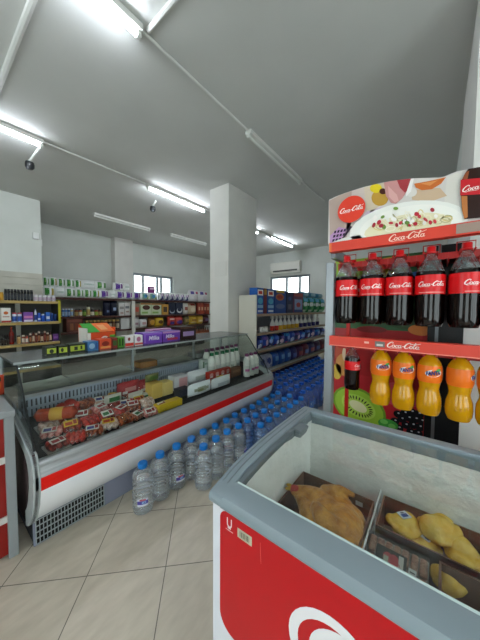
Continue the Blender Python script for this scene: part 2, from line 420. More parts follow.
def softpack(name, x0, x1, y, z, d, h, col, spec, label, cat, group=None, rough=.35):
    """pillow-shaped bag standing on its base, front to -Y"""
    z += .0015
    mb = MB(); w = x1-x0; n = 8; v = []; f = []
    def bulge(s, t): return (1-abs(2*s-1)**3.2)**.5*(1-abs(2*t-1)**3.2)**.5
    for side in (-1, 1):
        for j in range(n+1):
            for i in range(n+1):
                s, t = i/n, j/n
                v.append((x0+w*s, y+d/2+side*d/2*bulge(s, t), z+h*t))
    K = (n+1)**2
    for j in range(n):
        for i in range(n):
            a = j*(n+1)+i; f.append((a, a+1, a+n+2, a+n+1)); f.append((K+a, K+a+n+1, K+a+n+2, K+a+1))
    mb.add(v, f, C(col, rough))
    def fm(u, vv, l):
        s, t = min(max(u/w, 0), 1), min(max(vv/h, 0), 1)
        return (x0+u, y+d/2-d/2*bulge(s, t)-.0012-.0005*l, z+vv)
    for i, (k, cx, cy, sx, sy, c) in enumerate(spec):       # printed patches follow the bulge
        q = 5
        for a in range(q):
            for b_ in range(q):
                if k == 'e' and ((a+.5)/q-.5)**2+((b_+.5)/q-.5)**2 > .25: continue
                u0 = (cx-sx/2+sx*a/q)*w; u1 = (cx-sx/2+sx*(a+1)/q)*w; v0 = (cy-sy/2+sy*b_/q)*h; v1 = (cy-sy/2+sy*(b_+1)/q)*h
                mb.add([fm(u0, v0, i), fm(u1, v0, i), fm(u1, v1, i), fm(u0, v1, i)], [(0, 1, 2, 3)], C(c, rough))
    return tag(mb.build(name, smooth=True), label, cat, group)
def jar(name, x, y, z, r_, h, body, lid, label, cat, group=None, band=None, bottle=False):
    z += .0015
    root = thing(name, label, cat, (x, y, z), group)
    if bottle: prof = [(r_*.9, 0), (r_, .02*h), (r_, .58*h), (r_*.8, .68*h), (r_*.38, .80*h), (r_*.34, .9*h)]
    else: prof = [(r_*.92, 0), (r_, .04*h), (r_, .78*h), (r_*.82, .86*h)]
    o = MB().lathe(prof, C(body, .25), 12, x, y, z)
    if band: o.lathe([(r_*1.012, .12*h), (r_*1.012, .5*h if bottle else .62*h)], C(band, .4), 12, x, y, z)
    o.build('body', root, smooth=True)
    l = MB()
    if bottle: l.lathe([(r_*.42, .88*h), (r_*.42, h), (0, h)], C(lid, .4), 10, x, y, z)
    else: l.lathe([(r_*.9, .84*h), (r_*.9, h), (0, h)], C(lid, .4), 12, x, y, z)
    l.build('lid' if not bottle else 'cap', root, smooth=True)
    return root

# ================================================================== BACK-LEFT SHELVES
def shelf_unit(name, label, x0, x1, yf, yb, boards, posts, edge, back, top, sidecol=None):
    root = thing(name, label, 'shelf', ((x0+x1)/2, (yf+yb)/2, 0))
    for z in boards:
        bd = MB(); bd.box(x0, x1, yf, yb, z-.03, z, SHELFB); bo = bd.build('shelf_board', root)
        MB().box(x0, x1, yf-.012, yf, z-.045, z, edge).build('price_rail', bo)
    for q in posts: MB().box(q-.03, q+.03, yb-.05, yb-.0, 0, top, SHELFW).build('post', root)
    MB().box(x0, x1, yb, yb+.02, 0, top, back).build('back_panel', root)
    if sidecol:
        MB().box(x1, x1+.02, yf, yb, 0, 1.52, C('#3a3a34', .6)).build('side_panel', root)
        e = MB().box(x1-.012, x1+.024, yf-.012, yf, 1.12, 1.53, sidecol); e.box(x1-.002, x1+.024, yf-.012, yb, 1.52, 1.535, sidecol); e.build('edge_trim', root)
    return root
WOODE = C('#a8905a', .5); DKE = C('#4c2b25', .5); GREYBACK = C('#55544f', .7)
shelf_unit('wall_shelf', 'shelving unit with wooden edged boards on the far left', -.9, 1.60, 5.45, 5.88, [.35, .785, 1.15, 1.51], [.2, 1.1], WOODE, GREYBACK, 1.52, C('#b7b12e', .5))
GS = shelf_unit('grocery_shelf', 'long dark edged shelving along the back wall with white posts', 1.72, 7.1, 6.95, 7.27, [.30, .80, 1.18, 1.64], [2.0, 3.85, 5.6, 7.05], DKE, C('#6f6d66', .7), 1.64)
MB().box(3.80, 3.90, 6.90, 6.938, 0, 1.60, SHELFW).build('upright', GS)

def row(kind, Y, z, items, where):
    """items: (px0, px1, height m, ...) packages placed side by side where the photo shows them"""
    cnt = {}
    for it in items:
        px0, px1, h, typ, desc, col = it[:6]; extra = it[6] if len(it) > 6 else []
        x0, x1 = X_at(px0, Y), X_at(px1, Y); h = min(h, {.80: .325, 1.18: .405}.get(z, 9))
        if typ in 'cs':
            g = .004; w = x1-x0
            fn = carton if typ == 'c' else softpack
            d = min(.26, max(.08, w*.8))
            fn(kind[typ], x0+g, x1-g, Y, z, d, h, col, extra, f'{desc} {where}', 'package')
        else:
            r_ = (x1-x0)/2*.96
            jar('condiment_bottle' if typ == 'b' else 'jar', (x0+x1)/2, Y+r_, z, r_, h, col, extra[0], f'{desc} {where}', 'bottle' if typ == 'b' else 'jar', None, extra[1] if len(extra) > 1 else None, typ == 'b')
K = {'c': 'food_carton', 's': 'food_packet'}
Y = 5.50
ITEMS = [(0, 4.6, .13, 'j', 'yellow lidded jar at the left end', '#c0912e', ['#b98b1f'])]
for i in range(9):
    a = 4.8+i*3.25; ITEMS.append((a, a+3.1, .185, 'j', f'{ORD[i]} black jar from the left', '#121316', ['#1d1e22', '#2e3138']))
for i in range(5):
    a = 34.2+i*4.5; ITEMS.append((a, a+4.2, .11, 'j', f'{ORD[i]} small white tub from the left', '#d3d2d4', ['#c7c4cc', '#b9a8b8']))
row(K, Y, 1.51, ITEMS, 'on top of far left shelving')
G = lambda c, *s: (c, list(s))
row(K, Y, 1.15, [
    (.5, 10.8, .235, 'c', 'white box with an orange fruit picture', '#dfdcd6', [('e', .5, .66, .5, .22, '#c4632c'), ('r', .5, .4, .7, .08, '#b98f88'), ('r', .5, .07, 1, .13, '#a83e34')]),
    (12, 17, .16, 'j', 'left one of two blue and white cans', '#c9d2e2', ['#b14c55', '#35539c']),
    (17.3, 22.3, .16, 'j', 'right one of two blue and white cans', '#c9d2e2', ['#b14c55', '#35539c']),
    (23, 33, .165, 'c', 'purple and white box', '#7c4fa0', [('r', .5, .5, .9, .25, '#c77aa8'), ('r', .5, .12, .9, .2, '#d5d0dc')]),
    (34.3, 37, .24, 'b', 'tall white and dark bottle', '#c4c8d8', ['#2a2e58', '#27408e']),
    (37.3, 40.5, .15, 'c', 'narrow blue packet', '#2e50a8', [('r', .5, .3, .9, .2, '#c8d0e4')]),
    (41, 45, .13, 'j', 'blue jar with white lid', '#2c56b4', ['#cfd4dc']),
    (45.5, 50, .16, 'c', 'blue carton', '#3a6cc2', [('r', .5, .4, .8, .3, '#d5dcea')]),
    (50.5, 53.5, .14, 'j', 'dark blue tin', '#22407e', ['#3a58a0']),
    (53.8, 57, .13, 'j', 'last blue tin', '#1f3a72', ['#32508c']),
], 'on second board, far left shelving')
it = []
for i in range(3): it.append((i*2.7, i*2.7+2.5, .17, 'b', f'{ORD[i]} dark sauce bottle', '#191312', ['#26201f', '#3a2f26']))
it += [(8.2, 13.6, .29, 'b', 'tall orange topped sauce bottle', '#7a2015', ['#c0512a', '#5a1a18']), (16, 20, .14, 'j', 'cream jar', '#c7a877', ['#2d2220', '#b9905a']),
       (21, 24.3, .14, 'j', 'brown and white jar', '#8d4a3a', ['#c9bcae', '#cfc0b0']), (24.6, 27.6, .13, 'j', 'red and white jar', '#a14f46', ['#6a2c22', '#d0c4b8'])]
for i in range(8): it.append((28.4+i*2.9, 28.4+i*2.9+2.7, .16+.03*(i % 2), 'j', f'{ORD[i]} brown preserve jar from the left', ['#4a2620', '#5f2d24', '#6b3a2a', '#3a211d'][i % 4], [['#c7b6a8', '#2b1b18', '#b9a08c'][i % 3], ['#8f5a3a', '#c0a58e', '#7a3a30'][i % 3]]))
it.append((52, 58, .13, 'c', 'purple carton', '#5a3370', [('r', .5, .5, .8, .3, '#8d5a9c')]))
row(K, Y, .785, it, 'on third board, far left shelving')

# toilet paper and nappies on the top board
Y = 6.98
def tissue(px0, px1, z, h, kind, label):
    g = {'g': [('r', .3, .5, .34, .72, '#2f8a2c'), ('e', .32, .55, .22, .34, '#7fae5c'), ('r', .78, .5, .22, .6, '#5c8f52')],
         'y': [('r', .3, .5, .34, .72, '#2f8a2c'), ('r', .75, .5, .2, .66, '#a9963e')],
         'w': [('r', .5, .5, .7, .2, '#c3cfc8')],
         'p': [('t', .35, .5, .42, .72, '#5a2f94'), ('r', .72, .55, .2, .55, '#6f3f80')],
         'b': [('r', .3, .5, .36, .66, '#7fae9c'), ('e', .5, .5, .4, .5, '#4a86b4'), ('r', .8, .3, .25, .3, '#8fb04a')],
         'n': [('r', .5, .3, .96, .55, '#3b3f78'), ('e', .35, .6, .3, .4, '#c9b6d0'), ('r', .75, .7, .3, .3, '#8a4f90')]}[kind]
    x0, x1 = X_at(px0, Y), X_at(px1, Y)
    softpack('tissue_pack', x0+.003, x1-.003, Y, z, .24, h, '#f2f4f2', g, label, 'paper pack', 'paper packs on the back shelving')
low = [(44, 56.5, 'y'), (56.5, 66.5, 'w'), (66.5, 77, 'g'), (77, 85, 'g'), (85, 93, 'g'), (93, 101, 'y'), (101, 110, 'p'), (110, 117, 'w'), (117, 126, 'p'), (126, 134, 'p'), (134, 142, 'p'), (142, 150, 'b'), (150, 158, 'b')]
CN = {'g': 'white pack with green print', 'y': 'white pack with green and ochre print', 'w': 'plain white pack', 'p': 'white pack with purple print', 'b': 'white pack with blue and green print', 'n': 'navy and white nappy pack'}
for i, (a, b_, k) in enumerate(low): tissue(a, b_, 1.64, .235, k, f'{CN[k]}, {ORD[i]} from left in the lower paper row')
for i, (a, b_, k) in enumerate([(44, 51, 'g'), (51, 59, 'y'), (59, 67, 'g'), (67, 76, 'g'), (76, 83, 'y'), (83, 97, 'w'), (97, 108, 'g'), (115, 125, 'p'), (125, 131, 'w')]):
    tissue(a, b_, 1.875, .225, k, f'{CN[k]}, {ORD[i]} from left in the upper paper row')
for i in range(6): tissue(160+i*5, 165+i*5, 1.64, .27, 'n', f'{CN["n"]}, {ORD[i]} from left right of the back window')
for i, (a, b_) in enumerate([(190.5, 200), (200, 209)]):
    x0, x1 = X_at(a, Y), X_at(b_, Y)
    softpack('diaper_pack', x0, x1-.01, Y, 1.64, .25, .42, '#d8d6d8', [('r', .25, .75, .3, .25, '#5a4f98'), ('r', .7, .75, .25, .2, '#b04a6a'), ('e', .6, .35, .5, .4, '#c9c4c4')], f'tall white pack with purple and red marks, {ORD[i]} beside the column', 'package')
p0 = X_at(150, 6.98); softpack('wafer_pack', p0, p0+.24, 7.0, 1.875, .2, .20, '#8a3f86', [('r', .5, .6, .7, .3, '#d9bcd0')], 'magenta pack standing above the paper row before the window', 'package')

Y = 6.97
it = []
for i in range(4): it.append((62+i*2.9, 64.7+i*2.9, .19, 'j', f'{ORD[i]} blue tin from the left', ['#3b63a0', '#4c76b0', '#38588c', '#b8a878'][i], ['#b9c2cc', '#8fa6c4']))
for i in range(7):
    c = ['#7d3b2c', '#a0522e', '#3f5f2e', '#c2c0a4', '#2f2a28', '#8a2c28', '#5a3a2c'][i]
    it.append((75+i*4, 78.7+i*4, .18+.1*(i in (3,)), 'j', f'{ORD[i]} mixed preserve jar from the left', c, ['#2f2c2a', ['#b39a5c', '#d0c8b4', '#7f9a3c'][i % 3]]))
it += [(104, 111, .40, 's', 'left dark navy sack', '#171a30', [('r', .6, .3, .4, .15, '#6a7a9c')]), (111, 118.5, .42, 's', 'right dark navy sack', '#14172c', [('r', .5, .45, .4, .2, '#8fa0c0')]),
       (119, 124.5, .36, 'c', 'left white and grey carton', '#cbc8c4', [('r', .5, .6, .8, .2, '#8f8a88'), ('r', .5, .2, .6, .12, '#a58a80')]), (124.8, 130, .36, 'c', 'right white and grey carton', '#cfcac6', [('r', .5, .65, .8, .2, '#77787c'), ('r', .5, .3, .6, .12, '#a58a80')]),
       (134.5, 139.5, .34, 'c', 'tan carton', '#8d7a66', [('r', .5, .5, .7, .4, '#b2503c')]),
       (140.5, 151, .37, 'c', 'left green cereal box with brown bowl', '#b9c4a4', [('r', .5, .92, 1, .14, '#9c6a3a'), ('e', .55, .62, .75, .4, '#4a2a22'), ('r', .4, .2, .6, .16, '#7fa45c')]),
       (151.3, 161.5, .37, 'c', 'right green cereal box with brown bowl', '#b9c4a4', [('r', .5, .92, 1, .14, '#9c6a3a'), ('e', .5, .62, .75, .4, '#4a2a22'), ('r', .4, .2, .6, .16, '#7fa45c')]),
       (162, 168.5, .34, 'c', 'ochre carton', '#b78a3a', [('r', .5, .5, .6, .5, '#3f3022')]),
       (169, 175.5, .46, 'c', 'navy carton with white crescent', '#1d2438', [('e', .5, .3, .8, .4, '#8d9aa8'), ('e', .5, .36, .7, .35, '#1d2438')]), (176, 183, .40, 'c', 'navy and white carton', '#262c40', [('e', .5, .35, .8, .45, '#c3c8cc'), ('e', .5, .42, .6, .34, '#262c40')]),
       (184, 189, .40, 's', 'white noodle packet', '#d0cbc2', [('r', .5, .5, .6, .3, '#9a5a4a')]), (189.5, 197, .48, 's', 'cream packet with red top', '#cdb89a', [('r', .5, .85, .9, .18, '#8a2f26'), ('e', .5, .4, .6, .4, '#dccdb4')])]
for i in range(4): it.append((198+i*2.9, 200.7+i*2.9, .46, 'c', f'{ORD[i]} slim red spaghetti packet', ['#8f3a2c', '#a2452f', '#7c3028', '#96402c'][i], [('r', .5, .5, .6, .3, '#c69a7a')]))
row(K, Y, 1.18, it, 'on second board, back shelving')
it = [(66, 83, .34, 'c', 'brown display box of patterned packets', '#5a3228', [('r', .5, .85, .9, .2, '#7a463a'), ('r', .3, .4, .2, .5, '#8a5a3c'), ('r', .6, .4, .2, .5, '#6f3a22'), ('r', .85, .4, .15, .5, '#94603c')])]
for i in range(9): it.append((85+i*3.9, 88.6+i*3.9, .27, 'j', f'{ORD[i]} dark jar with gold lid from the left', ['#3a2620', '#4a2f24', '#2f2220'][i % 3], ['#a98a4a', ['#b8a890', '#7a5a44'][i % 2]]))
it += [(120.5, 129.5, .30, 'c', 'plain white carton', '#c2c3c0', []), (133.5, 140, .42, 's', 'white wafer packet', '#cfcccb', [('r', .5, .4, .5, .2, '#a58890')]), (140.3, 148, .26, 's', 'second white wafer packet', '#d2cfcf', [('r', .5, .5, .5, .3, '#b08a8c')]),
       (149, 156, .30, 's', 'brown and yellow biscuit packet', '#6b4620', [('e', .5, .5, .7, .5, '#b88a2e')]), (156.3, 165, .30, 's', 'yellow biscuit packet', '#c4a02c', [('e', .5, .5, .5, .4, '#5a3a1c')]),
       (169, 176, .42, 's', 'left red snack packet', '#b03a32', [('r', .5, .3, .6, .3, '#3a2f70'), ('r', .5, .7, .7, .15, '#d8b0a4')]), (176, 184, .40, 's', 'right red snack packet', '#b8463c', [('e', .5, .35, .7, .4, '#42357c')]),
       (185, 190, .44, 's', 'olive packet', '#6a5f3a', [('r', .5, .5, .7, .3, '#a08a4a')]), (190.3, 198, .52, 's', 'yellow snack packet', '#c09a2a', [('r', .5, .5, .8, .18, '#8a5a1f'), ('r', .5, .25, .8, .1, '#d8c890')]), (198.3, 204, .50, 's', 'second yellow snack packet', '#b8922e', [('r', .5, .4, .8, .2, '#d8c8a0')]), (204.3, 210, .46, 's', 'dark red packet', '#4a2228', [('r', .5, .5, .6, .3, '#6f5a78')])]
row(K, Y, .80, it, 'on third board, back shelving')
it = []
for i in range(7): it.append((194+i*2.3, 196.1+i*2.3, .36, 'b', f'{ORD[i]} amber bottle from the left', '#8a4e34', ['#3a241c', '#a86a4a']))
row(K, Y, .30, it, 'on bottom board beside the column')
# bags under the far left shelving
p = at(2, 385, 1, 4.2)
softpack('snack_bag', .38, .62, 4.1, .0, .2, .55, '#24506e', [('r', .5, .6, .7, .3, '#7aa0b8')], 'blue bag standing behind the left end of the counter', 'package')

# ================================================================== DETERGENT GONDOLA
DY = 2.30
root = thing('detergent_shelf', 'white metal shelving of cleaning products beside the column', 'shelf', (4.9, 2.5, 0))
for z in (.10, .30, .70, .99, 1.31):
    bd = MB().box(3.40, 6.70, DY, 2.64, z-.025, z, SHELFW)
    bo = bd.build('shelf_board', root)
    MB().box(3.40, 6.70, DY-.01, DY, z-.04, z, C('#a88f78', .5)).build('price_rail', bo)
MB().box(3.37, 3.40, DY-.0, 2.66, 0, 1.62, C('#d6d2c4', .5)).build('end_panel', root, bevel=.006)
MB().box(3.40, 6.70, 2.64, 2.66, 0, 1.62, C('#7d8088', .6)).build('back_panel', root)
for z in (.99, 1.31): MB().prism([(DY+.02, z-.03), (2.6, z-.03), (2.6, z-.12)], 0, 3.40, 3.41, SHELFW).build('bracket', root)
Y = 2.32
def det(px0, px1, h, col, spec, label, fn=carton, d=.16, z=1.31):
    x0, x1 = X_at(px0, Y), X_at(px1, Y)
    o = fn('detergent_box' if fn is carton else 'detergent_pack', x0+.006, x1-.006, Y, z, d, h, col, spec, label, 'detergent')
    return o
BW = [('r', .5, .82, .9, .22, '#f0ece4'), ('r', .5, .82, .6, .12, '#c03c30'), ('e', .5, .5, .8, .25, '#4fa0c4'), ('r', .5, .28, .9, .12, '#8fb4d4'), ('r', .5, .1, .8, .08, '#c9d4e0')]
det(257, 263.5, .43, '#2458a4', BW, 'first white topped blue detergent box at the end panel')
det(263.8, 267, .43, '#6b2f3a', [('r', .5, .85, .9, .2, '#b08a3a')], 'narrow maroon and gold box between the white topped ones')
det(267.4, 274, .43, '#2458a4', BW, 'second white topped blue detergent box')
det(274.4, 286, .43, '#22468c', [('e', .45, .7, .7, .3, '#b0642c'), ('e', .45, .7, .5, .18, '#a02e28'), ('r', .5, .93, .7, .1, '#b89a3c'), ('e', .5, .3, .8, .22, '#5a6a9a')], 'large blue box with red and orange roundel')
det(286.4, 293, .41, '#24284a', [('r', .5, .3, .5, .25, '#5f5a70'), ('e', .5, .7, .5, .2, '#3a4a86')], 'dark navy detergent box next to the roundel box')
det(293.4, 303, .42, '#6a3a52', [('r', .5, .9, .9, .16, '#b04a44'), ('r', .5, .4, .8, .55, '#8a9ac0'), ('e', .5, .4, .45, .25, '#b03a34'), ('r', .5, .1, .9, .12, '#2c3f80')], 'grey and red detergent box left of the green packs')
for i, (a, b_) in enumerate([(303.5, 309), (309.3, 315), (315.3, 320), (320.3, 326)]):
    det(a, b_, .36, '#2a7a4c', [('r', .5, .82, .95, .26, '#5ab0d8'), ('e', .4, .52, .7, .26, '#e4ecec'), ('e', .6, .26, .6, .3, '#35a04c'), ('r', .3, .12, .4, .12, '#c4d8c4')], f'{ORD[i]} green and blue soap pack from the left on the top board', softpack, .2)
for i in range(3):
    x0 = X_at(304+i*7.5, Y); softpack('detergent_pack', x0, x0+.38, Y+.02, 1.665, .2, .12, '#4a86a8', [('r', .5, .5, .7, .5, '#9cc4d4')], f'{ORD[i]} pale blue pack lying on top of green packs', 'detergent')
def trigger(x, y, z, lower, label, h=.25):
    z += .0015
    r = thing('cleaner_bottle', label, 'bottle', (x, y, z), 'cleaner bottles on the second board')
    MB().lathe([(.045, 0), (.05, .02), (.05, .09)], C(lower, .3), 12, x, y, z, 1.2, .8).build('label', r, smooth=True)
    MB().lathe([(.05, .09), (.048, .13), (.03, .17), (.018, .20), (.018, h-.02)], C('#dcdad6', .35), 12, x, y, z, 1.2, .8).build('body', r, smooth=True)
    MB().prism([(x-.045, z+h-.03), (x+.03, z+h-.03), (x+.025, z+h+.02), (x-.05, z+h+.025)], 1, y-.016, y+.016, C('#cfccc8', .4)).build('spray_head', r, bevel=.004)
n = 0
for i in range(12):
    px = 273+i*4.1
    c = '#b02e22' if i < 2 else ('#c79a28' if i < 7 else '#2f2a66')
    nm = 'red' if i < 2 else ('yellow' if i < 7 else 'violet')
    trigger(X_at(px, Y+.04), Y+.05, .99, c, f'{ORD[i]} white spray bottle from the left, with {nm} label')
for i in range(3):
    x = X_at(262+i*2.6, Y+.03); jar('soap_tub', x, Y+.05, .99, .035, .09, '#d8d6d4', '#c9c4c2', f'{ORD[i]} small white tub left of the spray bottles', 'tub')
def bluebag(x0, x1, z, h, c, label, spec, d=.2): softpack('laundry_bag', x0, x1, Y, z, d, h, c, spec, label, 'laundry pack')
px = 259.0; i = 0
while px < 325:
    w_ = 5.6 - i*.07; x0, x1 = X_at(px, Y), X_at(px+w_, Y)
    c = ['#1a2f80', '#1f44a4', '#182860', '#2a4ab0', '#1c2258'][i % 5]
    bluebag(x0+.004, x1-.004, .70, .20+.05*((i*7) % 4)/3, c, f'{ORD[i]} navy laundry pack from the left, middle board', [('e', .35+.2*(i % 2), .3+.1*(i % 3), .45, .4, ['#c8d4ee', '#d0b8cc', '#8fa8e0'][i % 3]), ('r', .6-.2*(i % 2), .72, .7, .22, ['#4f74d0', '#6a4f9c', '#2a8ad0'][i % 3]), ('r', .3, .12, .3, .12, ['#d8d8e8', '#c04a6a'][i % 2])])
    px += w_; i += 1
px = 262.0; i = 0
while px < 325:
    w_ = 6.4 - i*.08; x0, x1 = X_at(px, Y), X_at(px+w_, Y)
    if i < 2: c, sp, nm = '#b9c0d4', [('e', .3, .6, .4, .4, '#3f5490'), ('r', .6, .25, .5, .2, '#7f8cb4')], 'white'
    elif i < 5: c, sp, nm = '#26509c', [('r', .5, .6, .5, .3, '#6fa0d0')], 'blue'
    else: c, sp, nm = ['#4a2a50', '#6a2c40', '#2f2f6a'][i % 3], [('r', .5, .45, .6, .3, ['#a04a50', '#5a70b4'][i % 2])], 'dark red and violet'
    bluebag(x0+.004, x1-.004, .30, .28, c, f'{nm} pack, {ORD[i]} from the left on the fourth board', sp)
    px += w_; i += 1
def bigbottle(x, y, z, c, capc, label, h=.30, r_=.055):
    jar('fabric_softener_bottle', x, y, z, r_, h, c, capc, label, 'bottle', 'softener bottles on the bottom board', '#3a3f86', True)
for i in range(14):
    bigbottle(3.9+i*.18, Y+.06, .10, ['#1c2050', '#2a1f50', '#24307a', '#331d48'][i % 4], ['#3a4ab0', '#b8b4cc', '#4a5ac0'][i % 3], f'{ORD[i]} dark softener bottle from the left on the bottom board', .155)

# ================================================================== WATER BOTTLES
def water_proto(body=None, grp='clear water bottles along the counter'):
    body = body or CLEARP
    r = thing('water_bottle', 'x', 'bottle', (0, 0, 0), grp)
    prof = [(.03, .008), (.054, 0), (.068, .012), (.071, .04)]
    for k in range(5):
        z = .052+k*.024; prof += [(.071, z), (.0665, z+.008), (.071, z+.016)]
    prof += [(.071, .18), (.072, .20), (.072, .218), (.068, .226), (.072, .234), (.069, .25), (.060, .272), (.044, .292), (.027, .302), (.026, .31)]
    MB().lathe([(q-.003, z+.003) for q, z in prof if z < .262], WATER, 24).build('water', r, smooth=True)
    MB().lathe(prof, body, 24).build('body', r, smooth=True)
    MB().lathe([(.0285, .302), (.032, .306), (.032, .332), (.028, .337), (0, .337)], C('#1678cc', .4), 16).build('cap', r, smooth=True)
    lb = MB(); f = cylm(.0728, -2.15)
    p_rect(lb, f, -.035, .035, .075, .125, C('#d3d6e2', .4), 0, 6); lo_ = lb.build('label', r); lb = MB(); p_rect(lb, f, -.035, .035, .088, .112, C('#4a3f96', .4), 1, 6); p_rect(lb, f, -.02, .02, .113, .123, C('#c04a5a', .4), 1, 4)
    p_ell(lb, f, .008, .10, .014, .008, C('#8fb8e0', .4), 2)
    lb.build('label_print', lo_)
    return r
TINTP = pane('tinted_plastic', '#b4d2f6', 2.4, 1.5, .05, .16, '#7fb2f0')
WPS = [water_proto(), water_proto(TINTP, 'blue tinted water bottles along the counter')]
used = [False, False]
def put_water(x, y, rz, lab, k=0):
    if k: lab = lab.replace('clear water', 'blue tinted water')
    if not used[k]: WPS[k].location = (x, y, 0); WPS[k].rotation_euler = (0, 0, rz); WPS[k]['label'] = lab; used[k] = True
    else: dup(WPS[k], (x, y, 0), rz, lab)
for i in range(14):
    put_water(.924+i*.146, 1.572+.006*((i*5) % 3-1), [0, 2.0, .35, 3, 1.2, 2.2][i % 6], f'clear water bottle with blue cap, {ORD[i]} from left against the counter', i > 6)
for i in range(11):
    put_water(1.344+i*.147, 1.41+.006*((i*7) % 3-1), [2.4, 1.9, 3.2, 1.0][i % 4], f'clear water bottle with blue cap, {ORD[i]} from the left in the second row', i > 3)
for i in range(7):
    put_water(1.93+i*.147, 1.255, 2, f'clear water bottle with blue cap, {ORD[i]} from the left in the third row', 1)
def jug_proto():
    r = thing('blue_water_jug', 'x', 'bottle', (0, 0, 0), 'large blue water bottles on the floor')
    prof = [(.05, 0), (.075, .012), (.077, .06), (.072, .07), (.077, .08), (.077, .13), (.072, .14), (.077, .15), (.077, .22), (.06, .27), (.032, .305), (.026, .31), (.026, .325)]
    MB().lathe(prof, BLUEP, 18).build('body', r, smooth=True)
    MB().lathe([(.03, .318), (.032, .322), (.032, .35), (0, .352)], C('#2468cc', .4), 14).build('cap', r, smooth=True)
    lb = MB(); p_rect(lb, cylm(.078, -2.4), -.045, .045, .10, .19, C('#5f8fd8', .4), 0, 6); p_ell(lb, cylm(.078, -2.4), 0, .15, .03, .022, C('#c4d6ee', .4), 1); lb.build('label', r)
    MB().tube([(.03*math.cos(-2.4), .03*math.sin(-2.4), .315), (.07*math.cos(-2.4), .07*math.sin(-2.4), .34), (.03, .0, .315)], .005, C('#3a7ad8', .4), 6).build('handle', r, smooth=True)
    return r
jp = jug_proto(); firstj = True
for rw, (yy, x0, nn) in enumerate([(2.0, 3.55, 12), (1.83, 3.15, 14), (1.66, 3.02, 14), (1.49, 3.02, 13), (1.32, 3.02, 12)]):
    for i in range(nn):
        lab = f'large blue water bottle, {ORD[i]} from the near end in the {ORD[rw]} row from the shelf'
        if firstj: jp.location = (x0, yy, 0); jp['label'] = lab; firstj = False
        else: dup(jp, (x0+i*.165, yy, 0), .5*((i*3) % 5-2), lab)

# ================================================================== MEAT COUNTER
CX0, CX1 = .36, 2.83
LG = C('#a4abac', .35); KICK = C('#85889a', .45)
cr = thing('refrigerated_counter', 'long glass fronted refrigerated counter with a red stripe', 'display counter', (1.6, 2.1, 0))
k = MB(); k.box(CX0+.02, CX1-.02, 1.83, 2.55, .0, .20, C('#3a3b40', .6)); k.box(CX0+.015, CX1-.015, 1.81, 1.83, 0, .20, KICK); k.build('base', cr)
g = MB(); g.box(.385, .765, 1.806, 1.81, .012, .158, BLACK)
for i in range(22):
    x = .385+.38*i/21; g.box(x-.0016, x+.0016, 1.798, 1.806, .012, .158, LG)
for i in range(5):
    z = .012+.146*i/4; g.box(.382, .768, 1.797, 1.806, z-.0014, z+.0014, LG)
g.build('air_grille', cr)
fp = MB().sheet([(1.81, .16), (1.76, .205), (1.705, .27), (1.672, .34), (1.66, .405)], 0, CX0+.02, CX1-.02, C('#f0f1f4', .25), 1); fp.build('front_panel', cr, smooth=True)
MB().prism([(1.658, .405), (1.657, .44), (1.659, .476), (1.68, .476), (1.68, .405)], 0, CX0+.02, CX1-.02, C('#e41a10', .3)).build('red_stripe', cr)
MB().prism([(1.659, .476), (1.666, .51), (1.68, .535), (1.70, .55), (1.735, .55), (1.735, .476)], 0, CX0+.02, CX1-.02, STEEL).build('bumper_rail', cr, smooth=True)
prof = [(1.845, .13), (1.80, .15), (1.735, .215), (1.678, .32), (1.652, .42), (1.652, .49), (1.672, .555), (1.705, .595)]
inner = [(2.10, .70), (2.60, .74), (2.60, .68), (2.10, .64), (1.82, .565), (1.765, .52), (1.748, .46), (1.75, .40), (1.775, .32), (1.81, .26), (1.85, .22)]
for xe, nm in ((CX0-.012, 0), (CX1-.02, 1)):
    MB().prism(prof+[(2.10, .70), (2.60, .74), (2.60, .13)], 0, xe+.006, xe+.026, C('#5a4a4c', .25)).build('end_panel', cr, bevel=.003)  # dark maroon tone: the red cabinet's reflection put into the panel colour
    t = MB().prism(prof+inner, 0, xe, xe+.034, LG); t.build('end_trim', cr, bevel=.004)
dk = MB()
dk.add([(CX0+.02, 1.735, .50), (CX1-.02, 1.735, .50), (CX1-.02, 1.80, .50), (CX0+.02, 1.80, .50), (CX1-.02, 2.25, .625), (CX0+.02, 2.25, .625)], [(0, 1, 2, 3), (3, 2, 4, 5)], C('#17181a', .5))
dk.box(CX0+.02, CX1-.02, 1.735, 1.74, .48, .55, C('#17181a', .5))
dk.build('display_deck', cr)
lv = MB(); lv.box(CX0+.02, CX1-.02, 2.262, 2.27, .60, .76, C('#2a2e36', .6))
nb = 92
for i in range(nb+1):
    x = CX0+.03+(CX1-CX0-.06)*i/nb; lv.box(x-.0075, x+.0075, 2.25, 2.262, .60, .76, C('#aab4c2', .4))
for z in (.615, .685, .755): lv.box(CX0+.02, CX1-.02, 2.247, 2.262, z-.008, z+.008, C('#aab4c2', .4))
lv.build('louver_panel', cr)
MB().box(CX0+.02, CX1-.02, 2.25, 2.56, .76, .785, STEEL).build('inner_shelf', cr)
GP = [(1.712, .55), (1.735, .60), (1.79, .69), (1.885, .80), (1.98, .925), (2.05, 1.01), (2.075, 1.03), (2.10, 1.038)]
GP = [tuple(q) for q in smooth_path(GP, 3)]
MB().sheet(GP, 0, CX0+.02, CX1-.02, GLASS).build('front_glass', cr, smooth=True)
for xe in (CX0+.015, CX1-.02):
    side = [(1.735, .625)]+[q for q in GP if q[1] > .63]+[(2.56, 1.038), (2.56, .625)]
    MB().prism(side, 0, xe, xe+.005, GLASS).build('side_glass', cr)
    MB().tube([(xe, y, z) for y, z in GP], .006, C('#1f2324', .4), 6).build('glass_seal', cr, smooth=True)
    MB().box(xe-.004, xe+.010, 2.55, 2.575, .60, 1.04, LG).build('corner_post', cr)
